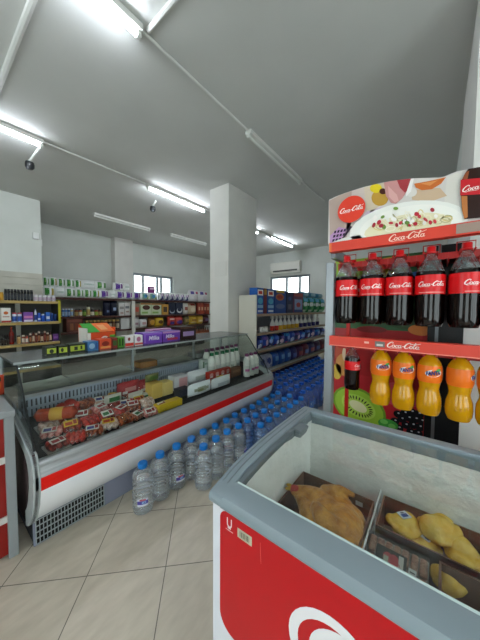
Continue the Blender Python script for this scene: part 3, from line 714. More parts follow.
tp = MB().box(CX0+.0, CX1-.0, 2.07, 2.58, 1.036, 1.052, noisy('counter_top_steel', '#565c5d', '#656b6c', 8, .22, metal=.2)); tp.box(CX0, CX1, 2.066, 2.072, 1.038, 1.0525, C('#8f9694', .3)); tp.build('top_panel', cr)
MB().box(CX0+.02, CX1-.02, 2.56, 2.568, .785, 1.036, GLASS).build('rear_door_glass', cr)
for x in (1.27, 2.05): MB().box(x-.010, x+.010, 2.30, 2.32, .785, 1.036, LG).build('shelf_post', cr)
# white sheets of wrapping paper on the inner shelf
def paper(x0, x1, y0, y1, z, label):
    mb = MB(); n = 12; v = []; f = []
    for j in range(5):
        for i in range(n+1):
            x = x0+(x1-x0)*i/n; y = y0+(y1-y0)*j/4
            v.append((x, y, z+.003*math.sin(i*.9+j)+.004*math.sin(i*.4+.5+j*.6)))
    for j in range(4):
        for i in range(n): a = j*(n+1)+i; f.append((a, a+1, a+n+2, a+n+1))
    mb.add(v, f, C('#d6d5c8', .7)); v2 = [(p[0], p[1], p[2]+.022) for p in v]; mb.add(v2, f, C('#dddccf', .7)); 
    tag(mb.build('wrapping_paper', smooth=True), label, 'paper')
paper(.42, .74, 2.27, 2.50, .795, 'left stack of white wrapping paper on the shelf inside the counter')
paper(.76, 1.25, 2.27, 2.50, .795, 'long stack of white wrapping paper behind the meat')
paper(1.62, 2.0, 2.28, 2.46, .795, 'white paper sheets on the counter shelf right of the post')
tag(MB().box(1.36, 1.56, 2.33, 2.47, .786, .85, C('#9a6a34', .6)).build('cardboard_box', bevel=.004), 'small brown box on the counter shelf by the post', 'box')
tag(MB().box(2.1, 2.45, 2.3, 2.48, .786, .84, C('#8d8f8b', .5)).build('tray_stack', bevel=.004), 'grey stack of trays on the counter shelf towards the far end', 'trays')

# ---- meat packs
def deck(y): return .50+max(0, y-1.80)*.278
MEATS = [('dark red meat', '#64140f', '#b03a2c'), ('brown sausage', '#70281a', '#bc6640'), ('pink ham', '#b8564e', '#e2a49c'), ('bright red salami', '#a01812', '#d8483a'), ('pale sliced meat', '#bc9684', '#e6cfc2')]
def meatpack(x, y, z, w, d, h, rz, tilt, kind, label, labelled):
    root = thing('meat_pack', label, 'meat pack', (x, y, z))
    nm, c1, c2 = MEATS[kind]
    M_ = Matrix.Translation((x, y, z)) @ Matrix.Rotation(rz, 4, 'Z') @ Matrix.Rotation(tilt, 4, 'X')
    t = MB(); t.M = M_
    t.prism([(-w/2, -d/2), (w/2, -d/2), (w/2, d/2), (-w/2, d/2)], 2, 0, .012, C(['#1a1a1b', '#b9b7b2', '#2a1816'][(kind+labelled) % 3], .4)); t.build('tray', root, bevel=.003)
    mt = MB(); mt.M = M_
    n = 4 if kind in (1, 3) else 3
    mat = _MM.setdefault(kind, noisy('meat_'+nm.replace(' ', '_'), c1, c2, 55, .3, lo=.4, hi=.6))
    for i in range(n):
        cx = -w*.42+w*.84*(i+.5)/n; mt.ball((cx, 0, .012+h*.45), (w*.56/n*1.15, d*.46, h*.55), mat, 10, 6)
    mt.build('meat', root, smooth=True)
    fl = MB(); fl.M = M_; fl.ball((0, 0, .012+h*.38), (w*.56, d*.53, h*.72), FILM, 12, 6); fl.build('film', root, smooth=True)
    if labelled:
        s = MB(); s.M = M_; c = [('#d8d4cc', '#9a3030'), ('#d8d4cc', '#2f6a38'), ('#cfc9c0', '#3a3f78'), ('#d8b23a', '#b03a28')][labelled-1]
        zz = .014+h*1.12; s.box(-w*.36, w*.26, -d*.30, d*.16, zz-.003, zz, C(c[0], .3)); s.box(-w*.30, w*.02, -d*.22, d*.02, zz, zz+.001, C(c[1], .4)); s.box(w*.06, w*.22, -d*.2, d*.1, zz, zz+.001, C('#8a2a28', .4)); s.build('label', root)
    return root
_MM = {}
rows_ = [(1.86, .46, 1.32, 8), (1.955, .46, 1.24, 7), (2.05, .47, 1.22, 7), (2.145, .50, 1.30, 7)]
KINDN = [n for n, _, _ in MEATS]
for rI, (y, xa, xb, n) in enumerate(rows_):
    for i in range(n):
        x = xa+(xb-xa)*(i+.5)/n; kd = [0, 1, 3, 2, 1, 0, 4, 3, 1][(i*2+rI*3) % 9]; lb = [1, 0, 3, 4, 0, 2, 1][(i+rI*2) % 7]
        meatpack(x, y+random.uniform(-.01, .01), deck(y-.05)+.014+.018*(rI % 2), .126, .112, .040+random.uniform(0, .024), random.uniform(-.5, .5), .30+random.uniform(-.12, .30), kd,
                 f'{KINDN[kd]} in film, {ORD[i]} from the left, {["front", "second", "third", "back"][rI]} row of the meat counter', lb)
# extra things lying on the rows
def sausage(x, y, z, L, r_, rz, c1, c2, label):
    root = thing('sausage_roll', label, 'sausage', (x, y, z))
    mb = MB(); mb.M = Matrix.Translation((x, y, z+r_)) @ Matrix.Rotation(rz, 4, 'Z') @ Matrix.Rotation(PI/2, 4, 'Y')
    mb.lathe([(0, -L/2), (r_*.5, -L/2+.01), (r_, -L/2+.03), (r_, L/2-.03), (r_*.5, L/2-.01), (0, L/2)], noisy('casing', c1, c2, 25, .25), 14); mb.build('casing', root, smooth=True)
    b_ = MB(); b_.M = mb.M; b_.lathe([(r_*1.02, -.03), (r_*1.02, .045)], C('#c99a3a', .35), 14); b_.build('band', root, smooth=True)
sausage(.56, 2.02, deck(2.02)+.075, .26, .042, -.6, '#8a2a1a', '#b0452a', 'fat orange red sausage roll lying on packs at the left')
for i, (px, py) in enumerate([(62, 408), (70, 404), (72, 410)]):
    p = at(px, py, 1, 2.15); mb = MB(); mb.ball((p.x, 2.15, p.z), (.045, .05, .038), C('#b02f24', .3)); mb.ball((p.x+.03, 2.14, p.z-.015), (.035, .04, .03), C('#c2493a', .3))
    tag(mb.build('red_meat_bundle', smooth=True), f'{ORD[i]} bright red bundle from the left by the louver', 'meat')
for i, (px, py, w_, c, nm) in enumerate([(128, 389, .20, '#a02c30', 'red'), (146, 386, .22, '#94242a', 'deep red')]):
    p = at(px, py, 1, 2.13); softpack('salami_packet', p.x-w_/2, p.x+w_/2, 2.08, p.z-.05, .09, .12, c, [('r', .5, .5, .5, .3, '#c98a84'), ('r', .25, .3, .2, .2, '#d8d0cc')], f'{nm} flat packet standing at the back of the meat', 'meat packet')
for i, (px, py, c) in enumerate([(113, 399, '#2f6a3a'), (136, 396, '#c9c6bc'), (145, 397, '#2f7040'), (152, 378, '#5a7a3a')]):
    p = at(px, py, 1, 2.06); softpack('herb_packet', p.x-.07, p.x+.07, 2.03, p.z-.03, .06, .07, '#b9b2a6' if i != 3 else '#6a6a3a', [('r', .5, .5, .6, .5, c)], f'{["green leafed", "white", "dark green", "olive"][i]} topped packet lying among meat packs, {ORD[i]} from the left', 'packet')

# ---- cheese and dairy end
def block(name, x0, x1, y0, y1, z0, z1, col, label, cat, spec=None, rough=.4, bev=.006):
    mb = MB().box(x0, x1, y0, y1, z0, z1, C(col, rough))
    if spec:
        f0 = pln(1, y0, x0, 1, -1); prints(mb, lambda u, v, l: f0(u, v+z0, l), x1-x0, z1-z0, spec)
    return tag(mb.build(name, bevel=bev), label, cat)
Ya = 1.83
block('yellow_tray', X_at(158, 1.79), X_at(182, 1.79), 1.79, 1.875, deck(1.876)+.002, .585, '#d9b312', 'bright yellow tray at the front of the counter below the cheese', 'tray')
block('cheese_block', X_at(151, 1.97), X_at(162, 1.97), 1.97, 2.08, deck(2.081)+.002, .72, '#d8b458', 'left yellow cheese block above the yellow tray', 'cheese')
block('cheese_block', X_at(162.5, 1.97), X_at(172.5, 1.97), 1.97, 2.08, deck(2.081)+.002, .705, '#dfc377', 'right pale cheese block above the yellow tray', 'cheese')
block('ham_carton', X_at(174, 1.99), X_at(188, 1.99), 1.99, 2.10, deck(2.101)+.002, .725, '#d8d4d6', 'white carton with a pink square behind the navy crate', 'carton', [('r', .62, .5, .6, .66, '#d49a9c')])
block('navy_crate', X_at(179, 1.89), X_at(190, 1.89), 1.89, 1.98, deck(1.981)+.002, .625, '#141b30', 'low navy crate between yellow tray and white bags', 'crate')
softpack('cheese_bag', X_at(191, Ya), X_at(214, Ya), Ya, .525, .11, .12, '#eef0f2', [('e', .45, .55, .6, .4, '#a9ad98'), ('e', .4, .5, .25, .2, '#8f8a5a')], 'white printed bag at the front right of the navy crate', 'bag')
softpack('cheese_bag', X_at(214.3, Ya), X_at(233, Ya), Ya, .525, .09, .115, '#eef0f2', [('r', .5, .4, .6, .3, '#c3c9cf')], 'plain white bag in front of the red cubes', 'bag')
softpack('cheese_bag', X_at(190, 2.02), X_at(211, 2.02), 2.02, .57, .14, .14, '#eef0f2', [('r', .5, .5, .5, .3, '#c0c8c4')], 'white bag lying behind the printed bag', 'bag')
n = 0
for j in range(2):
    for i in range(4):
        n += 1
        x0 = X_at(207, 1.96)+i*.092; block('cheese_cube_box', x0, x0+.088, 1.93+.004*j, 1.985, deck(1.986)+.002+j*.073, deck(1.986)+.072+j*.073, '#b8301f', f'{ORD[i]} red cheese box from the left, {["lower", "upper"][j]} layer', 'cheese box', [('e', .5, .5, .6, .6, '#d9a09a'), ('r', .5, .2, .5, .2, '#d8d2cc')], bev=.003)
softpack('garlic_net', X_at(214, 1.93), X_at(221, 1.93), 1.875, .555, .045, .09, '#c9a52c', [('e', .5, .5, .5, .5, '#d8c46a')], 'small yellow packet in front of the red cheese boxes', 'packet')
block('yogurt_carton', X_at(203, 2.12), X_at(203, 2.12)+.10, 2.13, 2.2, deck(2.2)+.002, .80, '#cfd6d0', 'white and green carton standing behind the red cheese boxes', 'carton', [('r', .2, .5, .2, .7, '#5f8f6a'), ('r', .6, .7, .5, .12, '#9fb0a4')])
block('brown_carton', X_at(231, 1.94), X_at(241, 1.94), 1.93, 1.995, deck(1.996)+.002, .67, '#6f4a30', 'brown carton between red cheese boxes and milk bottles', 'carton', [('r', .5, .6, .7, .3, '#8a6544')])
def milkproto(capc, lab2, h=.29):
    r = thing('milk_bottle', 'x', 'bottle', (0, 0, 0), 'milk bottles in the counter')
    MB().lathe([(.040, 0), (.046, .01), (.046, .18), (.042, .21), (.024, h-.035), (.019, h-.022)], C('#eeeee6', .35), 14).build('body', r, smooth=True)
    MB().lathe([(.025, h-.034), (.025, h-.002), (0, h)], C(capc, .4), 12).build('cap', r, smooth=True)
    l = MB(); f = cylm(.0468, -2.3); p_rect(l, f, -.04, .04, .05, .14, C('#d9dcd4', .4), 0, 6); p_rect(l, f, -.03, .03, .07, .10, C(lab2, .4), 1, 5); l.build('label', r)
    return r
def place_row(proto, pts, labs):
    for i, p in enumerate(pts):
        if i == 0: proto.location = p; proto['label'] = labs(i)
        else: dup(proto, p, .3*((i*3) % 4-1), labs(i))
place_row(milkproto('#1f7a4a', '#b0b8b0'), [(2.10+i*.094, 2.055+.008*(i % 2), deck(2.112)+.002) for i in range(6)], lambda i: f'milk bottle with green cap, {ORD[i]} from the left in the counter')
place_row(milkproto('#7a3f66', '#a8b0b8'), [(2.13+i*.094, 2.17, deck(2.218)+.002) for i in range(7)], lambda i: f'milk bottle with purple cap, {ORD[i]} from left in the back row')
place_row(milkproto('#6a3a5c', '#c05a94'), [(2.555+i*.095, 1.88, deck(1.928)+.002) for i in range(3)], lambda i: f'milk bottle with pink label, {ORD[i]} from left at the counter end')

# ---- sweets on top of the counter
TZ = 1.0525; Yt = 2.18
def sweet(px0, px1, h, col, spec, label, y=Yt, d=.10, z=TZ, text=None):
    x0, x1 = X_at(px0, y), X_at(px1, y)
    mb = MB(); mb.box(x0+.003, x1-.003, y, y+d, z, z+h, C(col, .4)); w = x1-x0
    f0 = pln(1, y, x0, 1, -1); f = lambda u, v, l: f0(u, v+z, l)
    prints(mb, f, w, h, spec)
    if text: p_text(mb, f, text[0], w*text[2], h*.5, text[1], C(text[3], .4), 6, .03, shear=.2)
    return tag(mb.build('sweet_box'), label, 'sweet box')
sweet(44.5, 56, .062, '#22281c', [('r', .5, .55, .8, .6, '#a3b13a'), ('e', .5, .5, .4, .5, '#2a2f20')], 'first lime and black box at the left end of the counter top')
sweet(57, 67, .064, '#22281c', [('r', .5, .5, .8, .6, '#a8b53c'), ('e', .4, .5, .3, .5, '#2a2f20')], 'second lime and black box on the counter top')
sweet(68, 85, .068, '#20271c', [('r', .5, .5, .85, .6, '#9fae38'), ('r', .4, .5, .2, .4, '#2a2f20'), ('r', .72, .55, .12, .4, '#2a2f20')], 'long lime and black box before the open orange display box')
sweet(86.5, 98, .075, '#3f6f9e', [('e', .4, .5, .5, .6, '#8fb0cc'), ('r', .8, .5, .2, .7, '#2c4a80')], 'pale blue box of sweets on the counter top')
sweet(98.5, 111, .085, '#c2482a', [('e', .5, .55, .6, .5, '#7a2418'), ('r', .5, .2, .8, .2, '#d88a4a')], 'orange red box of sweets on the counter top')
sweet(111.5, 117, .088, '#7a2f28', [('r', .5, .5, .7, .5, '#3f5a2c')], 'narrow maroon box on the counter top')
sweet(117.3, 124, .088, '#4f8a30', [('r', .3, .5, .2, .7, '#1f2c18'), ('r', .7, .5, .2, .7, '#1f2c18')], 'green and black striped box on the counter top')
sweet(124.5, 133.5, .092, '#d9d3d0', [('r', .5, .18, .95, .3, '#c43a30'), ('e', .45, .7, .3, .35, '#7a3a3a')], 'white box with red base, left one of the pair on the counter', Yt)
sweet(134, 142.5, .094, '#dcd8d8', [('e', .5, .6, .5, .5, '#b06a8c'), ('r', .5, .15, .95, .2, '#c8584e')], 'white and pink box, right one of the pair on the counter', Yt)
sweet(143, 162, .105, '#6c3fa8', [('r', .08, .5, .1, .8, '#8a62bc'), ('r', .5, .9, 1, .16, '#8a5cc0')], 'left purple chocolate box with white lettering', Yt, .16, TZ, ('Milka', .055, .55, '#d4c8e4'))
sweet(162.5, 180, .108, '#6a3ca4', [('r', .55, .25, .6, .25, '#b03a5a'), ('r', .5, .9, 1, .16, '#b888b8')], 'right purple chocolate box with a red print', Yt, .16, TZ, ('Milka', .05, .4, '#d4c8e4'))
sweet(180.5, 196, .14, '#2c1a18', [('r', .5, .45, .7, .36, '#9f86b4'), ('r', .5, .92, 1, .1, '#5a3a2c')], 'dark brown box with lilac print right of the purple boxes', Yt, .18)
sweet(150, 172, .03, '#c48ab4', [('r', .5, .5, .8, .5, '#b06a98')], 'flat pink box behind and above the left purple box', Yt+.17, .1, TZ+.09)
# open orange display box, standing on the counter behind the small boxes
r = thing('display_box', 'open orange and green display box of sweets behind the small boxes', 'display box', (1.0, 2.4, TZ))
x0, x1 = X_at(86.5, 2.32), X_at(115, 2.32)
b_ = MB(); OR = C('#cf4a22', .4); GR = C('#3f9a3c', .4)
b_.box(x0, x1, 2.32, 2.325, TZ, TZ+.13, OR); b_.box(x0, x0+.004, 2.32, 2.50, TZ, TZ+.17, C('#c8c2b8', .5)); b_.box(x1-.004, x1, 2.32, 2.50, TZ, TZ+.17, OR); b_.box(x0, x1, 2.50, 2.505, TZ, TZ+.20, OR)
b_.box(x0, x1, 2.32, 2.505, TZ, TZ+.004, OR)
f0 = pln(1, 2.32, x0, 1, -1); prints(b_, lambda u, v, l: f0(u, v+TZ, l), x1-x0, .13, [('e', .6, .5, .3, .5, '#e0d8d0'), ('e', .6, .5, .2, .3, '#8a3a2a'), ('r', .88, .5, .2, .6, '#5a9a3a'), ('r', .06, .5, .12, 1, '#d8d2c8')])
b_.build('box_body', r)
l_ = MB(); l_.add([(x0, 2.325, TZ+.135), (x0+.45*(x1-x0), 2.325, TZ+.135), (x0+.4*(x1-x0), 2.49, TZ+.205), (x0, 2.49, TZ+.205), (x1, 2.325, TZ+.135), (x1, 2.49, TZ+.205)], [(0, 1, 2, 3)], GR)
l_.add([(x0+.45*(x1-x0), 2.325, TZ+.135), (x1, 2.325, TZ+.135), (x1, 2.49, TZ+.205), (x0+.4*(x1-x0), 2.49, TZ+.205)], [(0, 1, 2, 3)], C('#e06a2a', .4))
l_.add([(x0+.55*(x1-x0), 2.36, TZ+.151), (x0+.8*(x1-x0), 2.36, TZ+.151), (x0+.78*(x1-x0), 2.45, TZ+.19), (x0+.52*(x1-x0), 2.45, TZ+.19)], [(0, 1, 2, 3)], C('#e8a06a', .4))
l_.build('lid_flap', r)

# ---- red cash unit at the far left
r = thing('red_cabinet', 'red fronted cabinet with white strips and a grey frame at the left edge', 'cabinet', (-.2, 2.1, 0))
RED = noisy('red_laminate', '#7e1712', '#8c1c16', 4, .3)
GF = C('#8e9294', .35)
MB().box(-.9, .275, 1.845, 2.40, .02, .80, RED).build('cabinet_body', r)
MB().box(.270, .312, 1.825, 1.87, 0, .80, GF).build('corner_post', r, bevel=.003)
MB().box(.27, .312, 1.87, 2.42, 0, .80, C('#6f6c6e', .4)).build('side_panel', r)
MB().box(-.92, .316, 1.815, 2.44, .80, .835, GF).build('top_panel', r, bevel=.004)
for z0, z1 in ((.21, .245), (.545, .58)):
    MB().box(-.9, .270, 1.835, 1.845, z0, z1, C('#c9c6c2', .4)).build('white_strip', r)
MB().box(.16, .185, 1.829, 1.835, .553, .573, BLACK).build('lock', r)
softpack('crisp_bag', .22, .33, 2.16, .836, .05, .13, '#b8432a', [('e', .5, .5, .6, .5, '#d0a02c'), ('r', .5, .82, .7, .2, '#3a2a20')], 'small red and yellow packet standing on the red cabinet', 'packet')

# ================================================================== SODA STAND
SX = 1.30; SY1 = -.62
st = thing('soda_stand', 'tall red drinks stand with a printed arched header', 'display stand', (1.5, -.1, 0))
POLE = C('#8a8e92', .35, .4); BAR = C('#d2402f', .4)
for y, nm in ((.446, 0), (SY1, 1)):
    MB().box(SX+.03, SX+.075, y-.021, y+.021, 0, 1.64, POLE).build('post', st, bevel=.004)
    for z in (.06, 1.70): MB().box(SX+.075, SX+.36, y-.012, y+.012, z-.03, z+.02, C('#84888c', .4)).build('side_rail', st)
MB().box(SX, SX+.38, SY1, .45, .0, .12, C('#3a1512', .5)).build('base', st)
bk = MB(); f = pln(0, SX+.34, .42, -1, -1)
BY0 = .0
bk.box(SX+.34, SX+.36, .034, .515, .12, 1.70, C('#8f2620', .5))
# printed fruit
def E(cx, cy, rx, ry, c, l, rot=0): p_ell(bk, lambda u, v, l_: f(min(max(u, -.093), .384), v, l_), cx, cy, rx, ry, C(c, .35), l, rot)
p_rect(bk, f, -.094, .385, .5, 1.0, C('#b5242c', .35), 1); p_rect(bk, f, -.094, .385, 1.0, 1.28, C('#a31c20', .35), 1); p_rect(bk, f, -.094, .385, 1.28, 1.70, C('#2c5a30', .35), 1)
p_rect(bk, f, -.094, .12, 1.42, 1.70, C('#8fb83a', .35), 2); E(.20, 1.62, .09, .07, '#b5b02c', 3); E(.33, 1.55, .05, .05, '#2c5aa0', 3); E(-.01, 1.36, .12, .04, '#d89a3a', 3); E(-.01, 1.35, .10, .022, '#e8c070', 4); E(.30, 1.33, .11, .04, '#2f4a28', 3); E(.36, 1.29, .06, .03, '#c8742a', 4)
E(.24, 1.36, .1, .03, '#3f6a34', 5); E(.12, 1.28, .08, .02, '#7a1a18', 5)
E(-.03, 1.12, .055, .10, '#b5482c', 3); E(-.03, 1.05, .05, .07, '#c88a4a', 4); E(-.02, 1.12, .02, .05, '#d8c0a0', 5); E(-.07, 1.0, .03, .05, '#d8b84a', 4)
def PQ(px, py): p = at(px, py, 0, SX+.34); return (.42-p.y, p.z)
KC = PQ(358, 407); kx, ky = KC
E(kx, ky, .155, .115, '#6f9a24', 3, -.35); E(kx, ky, .142, .102, '#97c238', 4, -.35); E(kx, ky+.005, .10, .066, '#b0d452', 5, -.35); E(kx, ky+.005, .052, .03, '#e2e2b0', 6, -.35)
for i in range(26):
    a = 2*PI*i/26; x = kx+.076*math.cos(a)*math.cos(.35)+.048*math.sin(a)*math.sin(.35); y = ky+.005+.048*math.sin(a)*math.cos(.35)-.076*math.cos(a)*math.sin(.35)
    E(x, y, .011, .0035, '#1c2010', 7, a-.35)
q = PQ(400, 395); E(q[0], q[1], .10, .07, '#c0404e', 3); q = PQ(410, 372); E(q[0], q[1], .05, .12, '#a82434', 3)
for i, (px, py) in enumerate([(398, 414), (405, 413), (412, 412), (419, 414), (402, 419), (409, 418), (416, 419), (422, 421), (395, 421), (406, 425), (413, 425), (420, 427), (399, 428), (411, 432), (418, 433)]):
    x, y = PQ(px, py); E(x, y, .022, .021, '#0f1016', 5+i % 3); E(x+.003, y+.007, .005, .004, '#c8ccd4', 9)
q = PQ(388, 424); E(q[0], q[1], .05, .03, '#3f9a3c', 8); E(q[0]-.02, q[1]+.01, .02, .014, '#6fc05a', 10); E(q[0]+.02, q[1]-.005, .018, .014, '#6fc05a', 10)
q = PQ(365, 428); E(q[0], q[1], .09, .025, '#b83a30', 4)
bk.build('poster', st)
MB().box(SX+.34, SX+.36, SY1, -.105, .12, 1.70, C('#eceae6', .5)).build('back_panel', st)
MB().box(SX+.32, SX+.36, -.105, .034, .12, 1.72, C('#131416', .35)).build('black_column', st)
MB().box(SX+.30, SX+.32, -.01, .004, .12, 1.72, C('#6f7478', .3, .6)).build('edge_strip', st)
ry_ = at(347, 380, 0, SX+.146).y
MB().box(SX+.140, SX+.152, ry_-.009, ry_+.009, .12, 1.63, C('#c0241c', .4)).build('rack_rod', st)
# header: arched printed board
HY0 = .448; HW = HY0-SY1
def hp(px, py):
    p = at(px, py, 0, SX); return (HY0-p.y, p.z)
TOPL = [hp(*q) for q in ((328.3, 200), (337, 196), (346.7, 192.5), (359, 188.5), (371.7, 185), (386, 182), (400, 179.7), (414, 178.4), (430, 177.8), (442.5, 177), (455.6, 172), (468, 169.4), (480, 167.5))]
TOPL = [(0, TOPL[0][1])]+TOPL[1:]+[(.72, TOPL[-1][1]-.012), (.9, TOPL[-1][1]-.05), (HW, TOPL[-1][1]-.09)]
TOPL = [tuple(q) for q in smooth_path(TOPL, 3)]
def htop(u):
    for (a, za), (b2, zb) in zip(TOPL, TOPL[1:]):
        if a <= u <= b2: return za+(zb-za)*(u-a)/(b2-a)
    return TOPL[-1][1]
hd = MB(); hd.prism([(HY0-u, v) for u, v in TOPL]+[(HY0-HW, 1.728), (HY0, 1.728)], 0, SX, SX+.018, C('#cfc8c4', .3))
f = pln(0, SX, HY0, -1, -1)
def clip(p): return (max(p[0], .001), max(1.733, min(p[1], htop(max(p[0], 0))-.001)))
def HP(pts, c, l): p_poly(hd, f, [clip(hp(*q)) for q in pts], C(c, .3), l)
def HE(px, py, rx, ry, c, l, rot=0, n=24):
    cs, sn = math.cos(rot), math.sin(rot)
    HP([(px+rx*math.cos(t)*cs-ry*math.sin(t)*sn, py+rx*math.cos(t)*sn+ry*math.sin(t)*cs) for t in [2*PI*i/n for i in range(n)]], c, l)
HP([(328.5, 201), (340, 195), (352, 191), (352, 222), (345, 246), (330, 246)], '#b09a90', 1)
HP([(352, 191), (366, 187), (372, 200), (362, 222), (345, 236)], '#c4b4ae', 1)
HP([(364, 187.5), (388, 182), (392, 196), (372, 212), (366, 210)], '#c9b8a4', 2)
HP([(366, 212), (384, 206), (372, 216), (356, 226)], '#c8b4c6', 2)
HE(376, 188.5, 6, 4.5, '#d6bf22', 4); HE(380, 198, 8.5, 8, '#b98f3a', 3); HE(383, 191.5, 3.6, 3, '#4a2018', 5)
HP([(384, 182.6), (398, 180), (409, 179), (408, 190), (402, 199), (396, 204), (391, 203), (386, 196)], '#c48c8a', 6)
HP([(388, 186), (397, 195), (399, 201), (395, 203), (389, 197)], '#d4a29e', 7)
HP([(397, 180.2), (411.5, 178.8), (410, 188), (405, 193), (400, 188)], '#a23a40', 7); HP([(411, 179), (414, 178.8), (411, 192), (406, 197), (406, 194)], '#e8e2e0', 8)
HE(411, 192, 6, 5, '#d8d2cc', 5)
HP([(414, 184), (428, 181.5), (446, 177.5), (441, 184), (432, 189.5), (422, 190.5), (416, 188)], '#c4682e', 6); HP([(420, 184), (438, 180.5), (430, 186)], '#d4884c', 7)
HP([(412, 190), (440, 188), (447, 196), (430, 202), (412, 200)], '#c6aa8e', 4)
HE(409, 227, 60, 25, '#e6e4de', 8, -.16); HE(411, 226, 52, 20, '#ece9e2', 9, -.16); HE(408, 228, 44, 13.5, '#e4dab8', 10, -.16)
HP([(344, 238), (372, 233), (400, 229), (440, 225), (462, 223), (470, 221), (470, 228), (332, 245)], '#dcd8d2', 8)
random.seed(5)
for i in range(34):
    a = random.uniform(0, 2*PI); q = random.random()**.5; x = 410+40*q*math.cos(a); y = 225-.16*(x-410)+10*q*math.sin(a)
    pts = [hp(x+5*math.cos(t)*math.cos(a)-2.2*math.sin(t)*math.sin(a), y+3*math.cos(t)*math.sin(a)+2.4*math.sin(t)) for t in [2*PI*j/8 for j in range(9)]]
    p_stroke(hd, f, [(*clip((u, v)), .0035) for u, v in pts if v > 1.737] if sum(v > 1.737 for u, v in pts) > 2 else [(.3, 1.79, .003), (.31, 1.79, .003), (.32, 1.792, .003)], C(['#ece2c4', '#dcc888', '#f0ead8', '#bcb488'][i % 4], .3), 11+i % 3, 2)
for i in range(34):
    x = random.gauss(401, 15); y = 221-.12*(x-400)+random.uniform(-7, 6)
    HE(x, y, random.uniform(1.6, 3), random.uniform(1.3, 2.2), ['#b8283a', '#c8404a', '#f2ece6', '#a02a38', '#f0ece4', '#6a8a3c', '#e8e4dc'][i % 7], 15+i % 4, i, 12)
HE(396, 209, 2.5, 1.6, '#7a9a48', 16)
HP([(330, 236), (339, 227), (347, 229), (340, 244), (330, 244.5)], '#b58ab8', 3)
for i in range(4):
    for j in range(3): HP([(332+i*3.2+j*.9, 242-j*4.2-i*.6), (334.2+i*3.2+j*.9, 241.6-j*4.2-i*.6), (335+i*3.2+j*.9, 239-j*4.2-i*.6), (332.8+i*3.2+j*.9, 239.4-j*4.2-i*.6)], '#35203e', 4)
HP([(340, 243.5), (342, 243), (352.5, 227), (350.5, 226)], '#3a2c3c', 5)
HP([(447, 176.5), (462, 171), (462, 222), (455, 224), (444, 205)], '#d6d0c8', 2)
# picture of a bottle on the header
HP([(464, 220), (461.5, 210), (460.5, 195), (461, 182), (465, 174), (468, 170), (486, 167), (502, 166), (506, 180), (508, 200), (505, 217)], '#2c130e', 20)
HP([(462, 212), (464, 219.5), (467.5, 218), (467, 197), (461, 197)], '#b5713c', 21); HP([(462, 180), (466, 173), (469, 172), (467, 181)], '#8a4a2c', 21)
HP([(460.4, 181), (508, 176.5), (509, 193.5), (460, 196.5)], '#c4202a', 22); p_script(hd, f, *hp(480, 187), .105, C('#f2ece8', .3), 23)
# round logo
lc = hp(351.7, 210); p_ell(hd, f, lc[0], lc[1], .062, .062, C('#dc3f2c', .3), 22, n=32); p_script(hd, f, lc[0], lc[1], .108, C('#f6f0ec', .3), 23)
hd.build('header_board', st)
hs = MB(); hs.box(SX-.004, SX+.04, SY1, .44, 1.686, 1.732, BAR); f = pln(0, SX-.004, HY0, -1, -1)
p_script(hs, f, .335, 1.711, .135, C('#f0d0c0', .4), 1); p_rect(hs, f, .008, .02, 1.686, 1.732, C('#d86a3a', .4), 1); p_rect(hs, f, .497, .60, 1.692, 1.728, C('#9a8478', .4), 1)
hs.build('upper_rail', st)
hb = MB(); hb.box(SX-.004, SX+.04, SY1, .43, 1.213, 1.262, BAR); f = pln(0, SX-.004, .43, -1, -1)
p_script(hb, f, .318, 1.240, .125, C('#f0e0d8', .4), 1); p_rect(hb, f, .21, .25, 1.226, 1.252, C('#6f6a66', .4), 1); p_rect(hb, f, .165, .185, 1.238, 1.247, C('#e8b0a4', .4), 1); p_rect(hb, f, .005, HW-.03, 1.2145, 1.218, C('#e88a78', .4), 1); p_rect(hb, f, .217, .243, 1.231, 1.240, C('#c9c4be', .4), 2)
hb.build('lower_rail', st)
# racks that hold the bottles by the neck
WR = C('#b81f1c', .35)
def rack(zn, ys, hook):
    mb = MB(); mb.box(SX+.135, SX+.142, SY1+.02, .425, zn-.016, zn+.012, WR)
    mb.box(SX+.32, SX+.335, SY1+.02, .425, zn-.012, zn+.02, WR)
    for y in ys:
        for s in (-1, 1):
            mb.tube([(SX+.03, y+s*.0215, zn), (SX+.32, y+s*.0215, zn)], .0035, WR, 6)
        mb.tube([(SX+.137, y-.03, zn+.0), (SX+.137, y-.03, zn+.05), (SX+.137, y+.03, zn+.05), (SX+.137, y+.03, zn)], .003, WR, 6)
        if hook: mb.box(SX+.13, SX+.30, y+.054, y+.058, zn-.03, zn+.01, WR)
    mb.build('bottle_rack', st, smooth=False)
CY = [.376, .256, .143, .027, -.089, -.205, -.32]
ZC = 1.326
rack(ZC+.3115, CY, True)
FY = [.335, .205, .111, .016, -.085, -.18, -.275]
rack(1.2, FY, False)

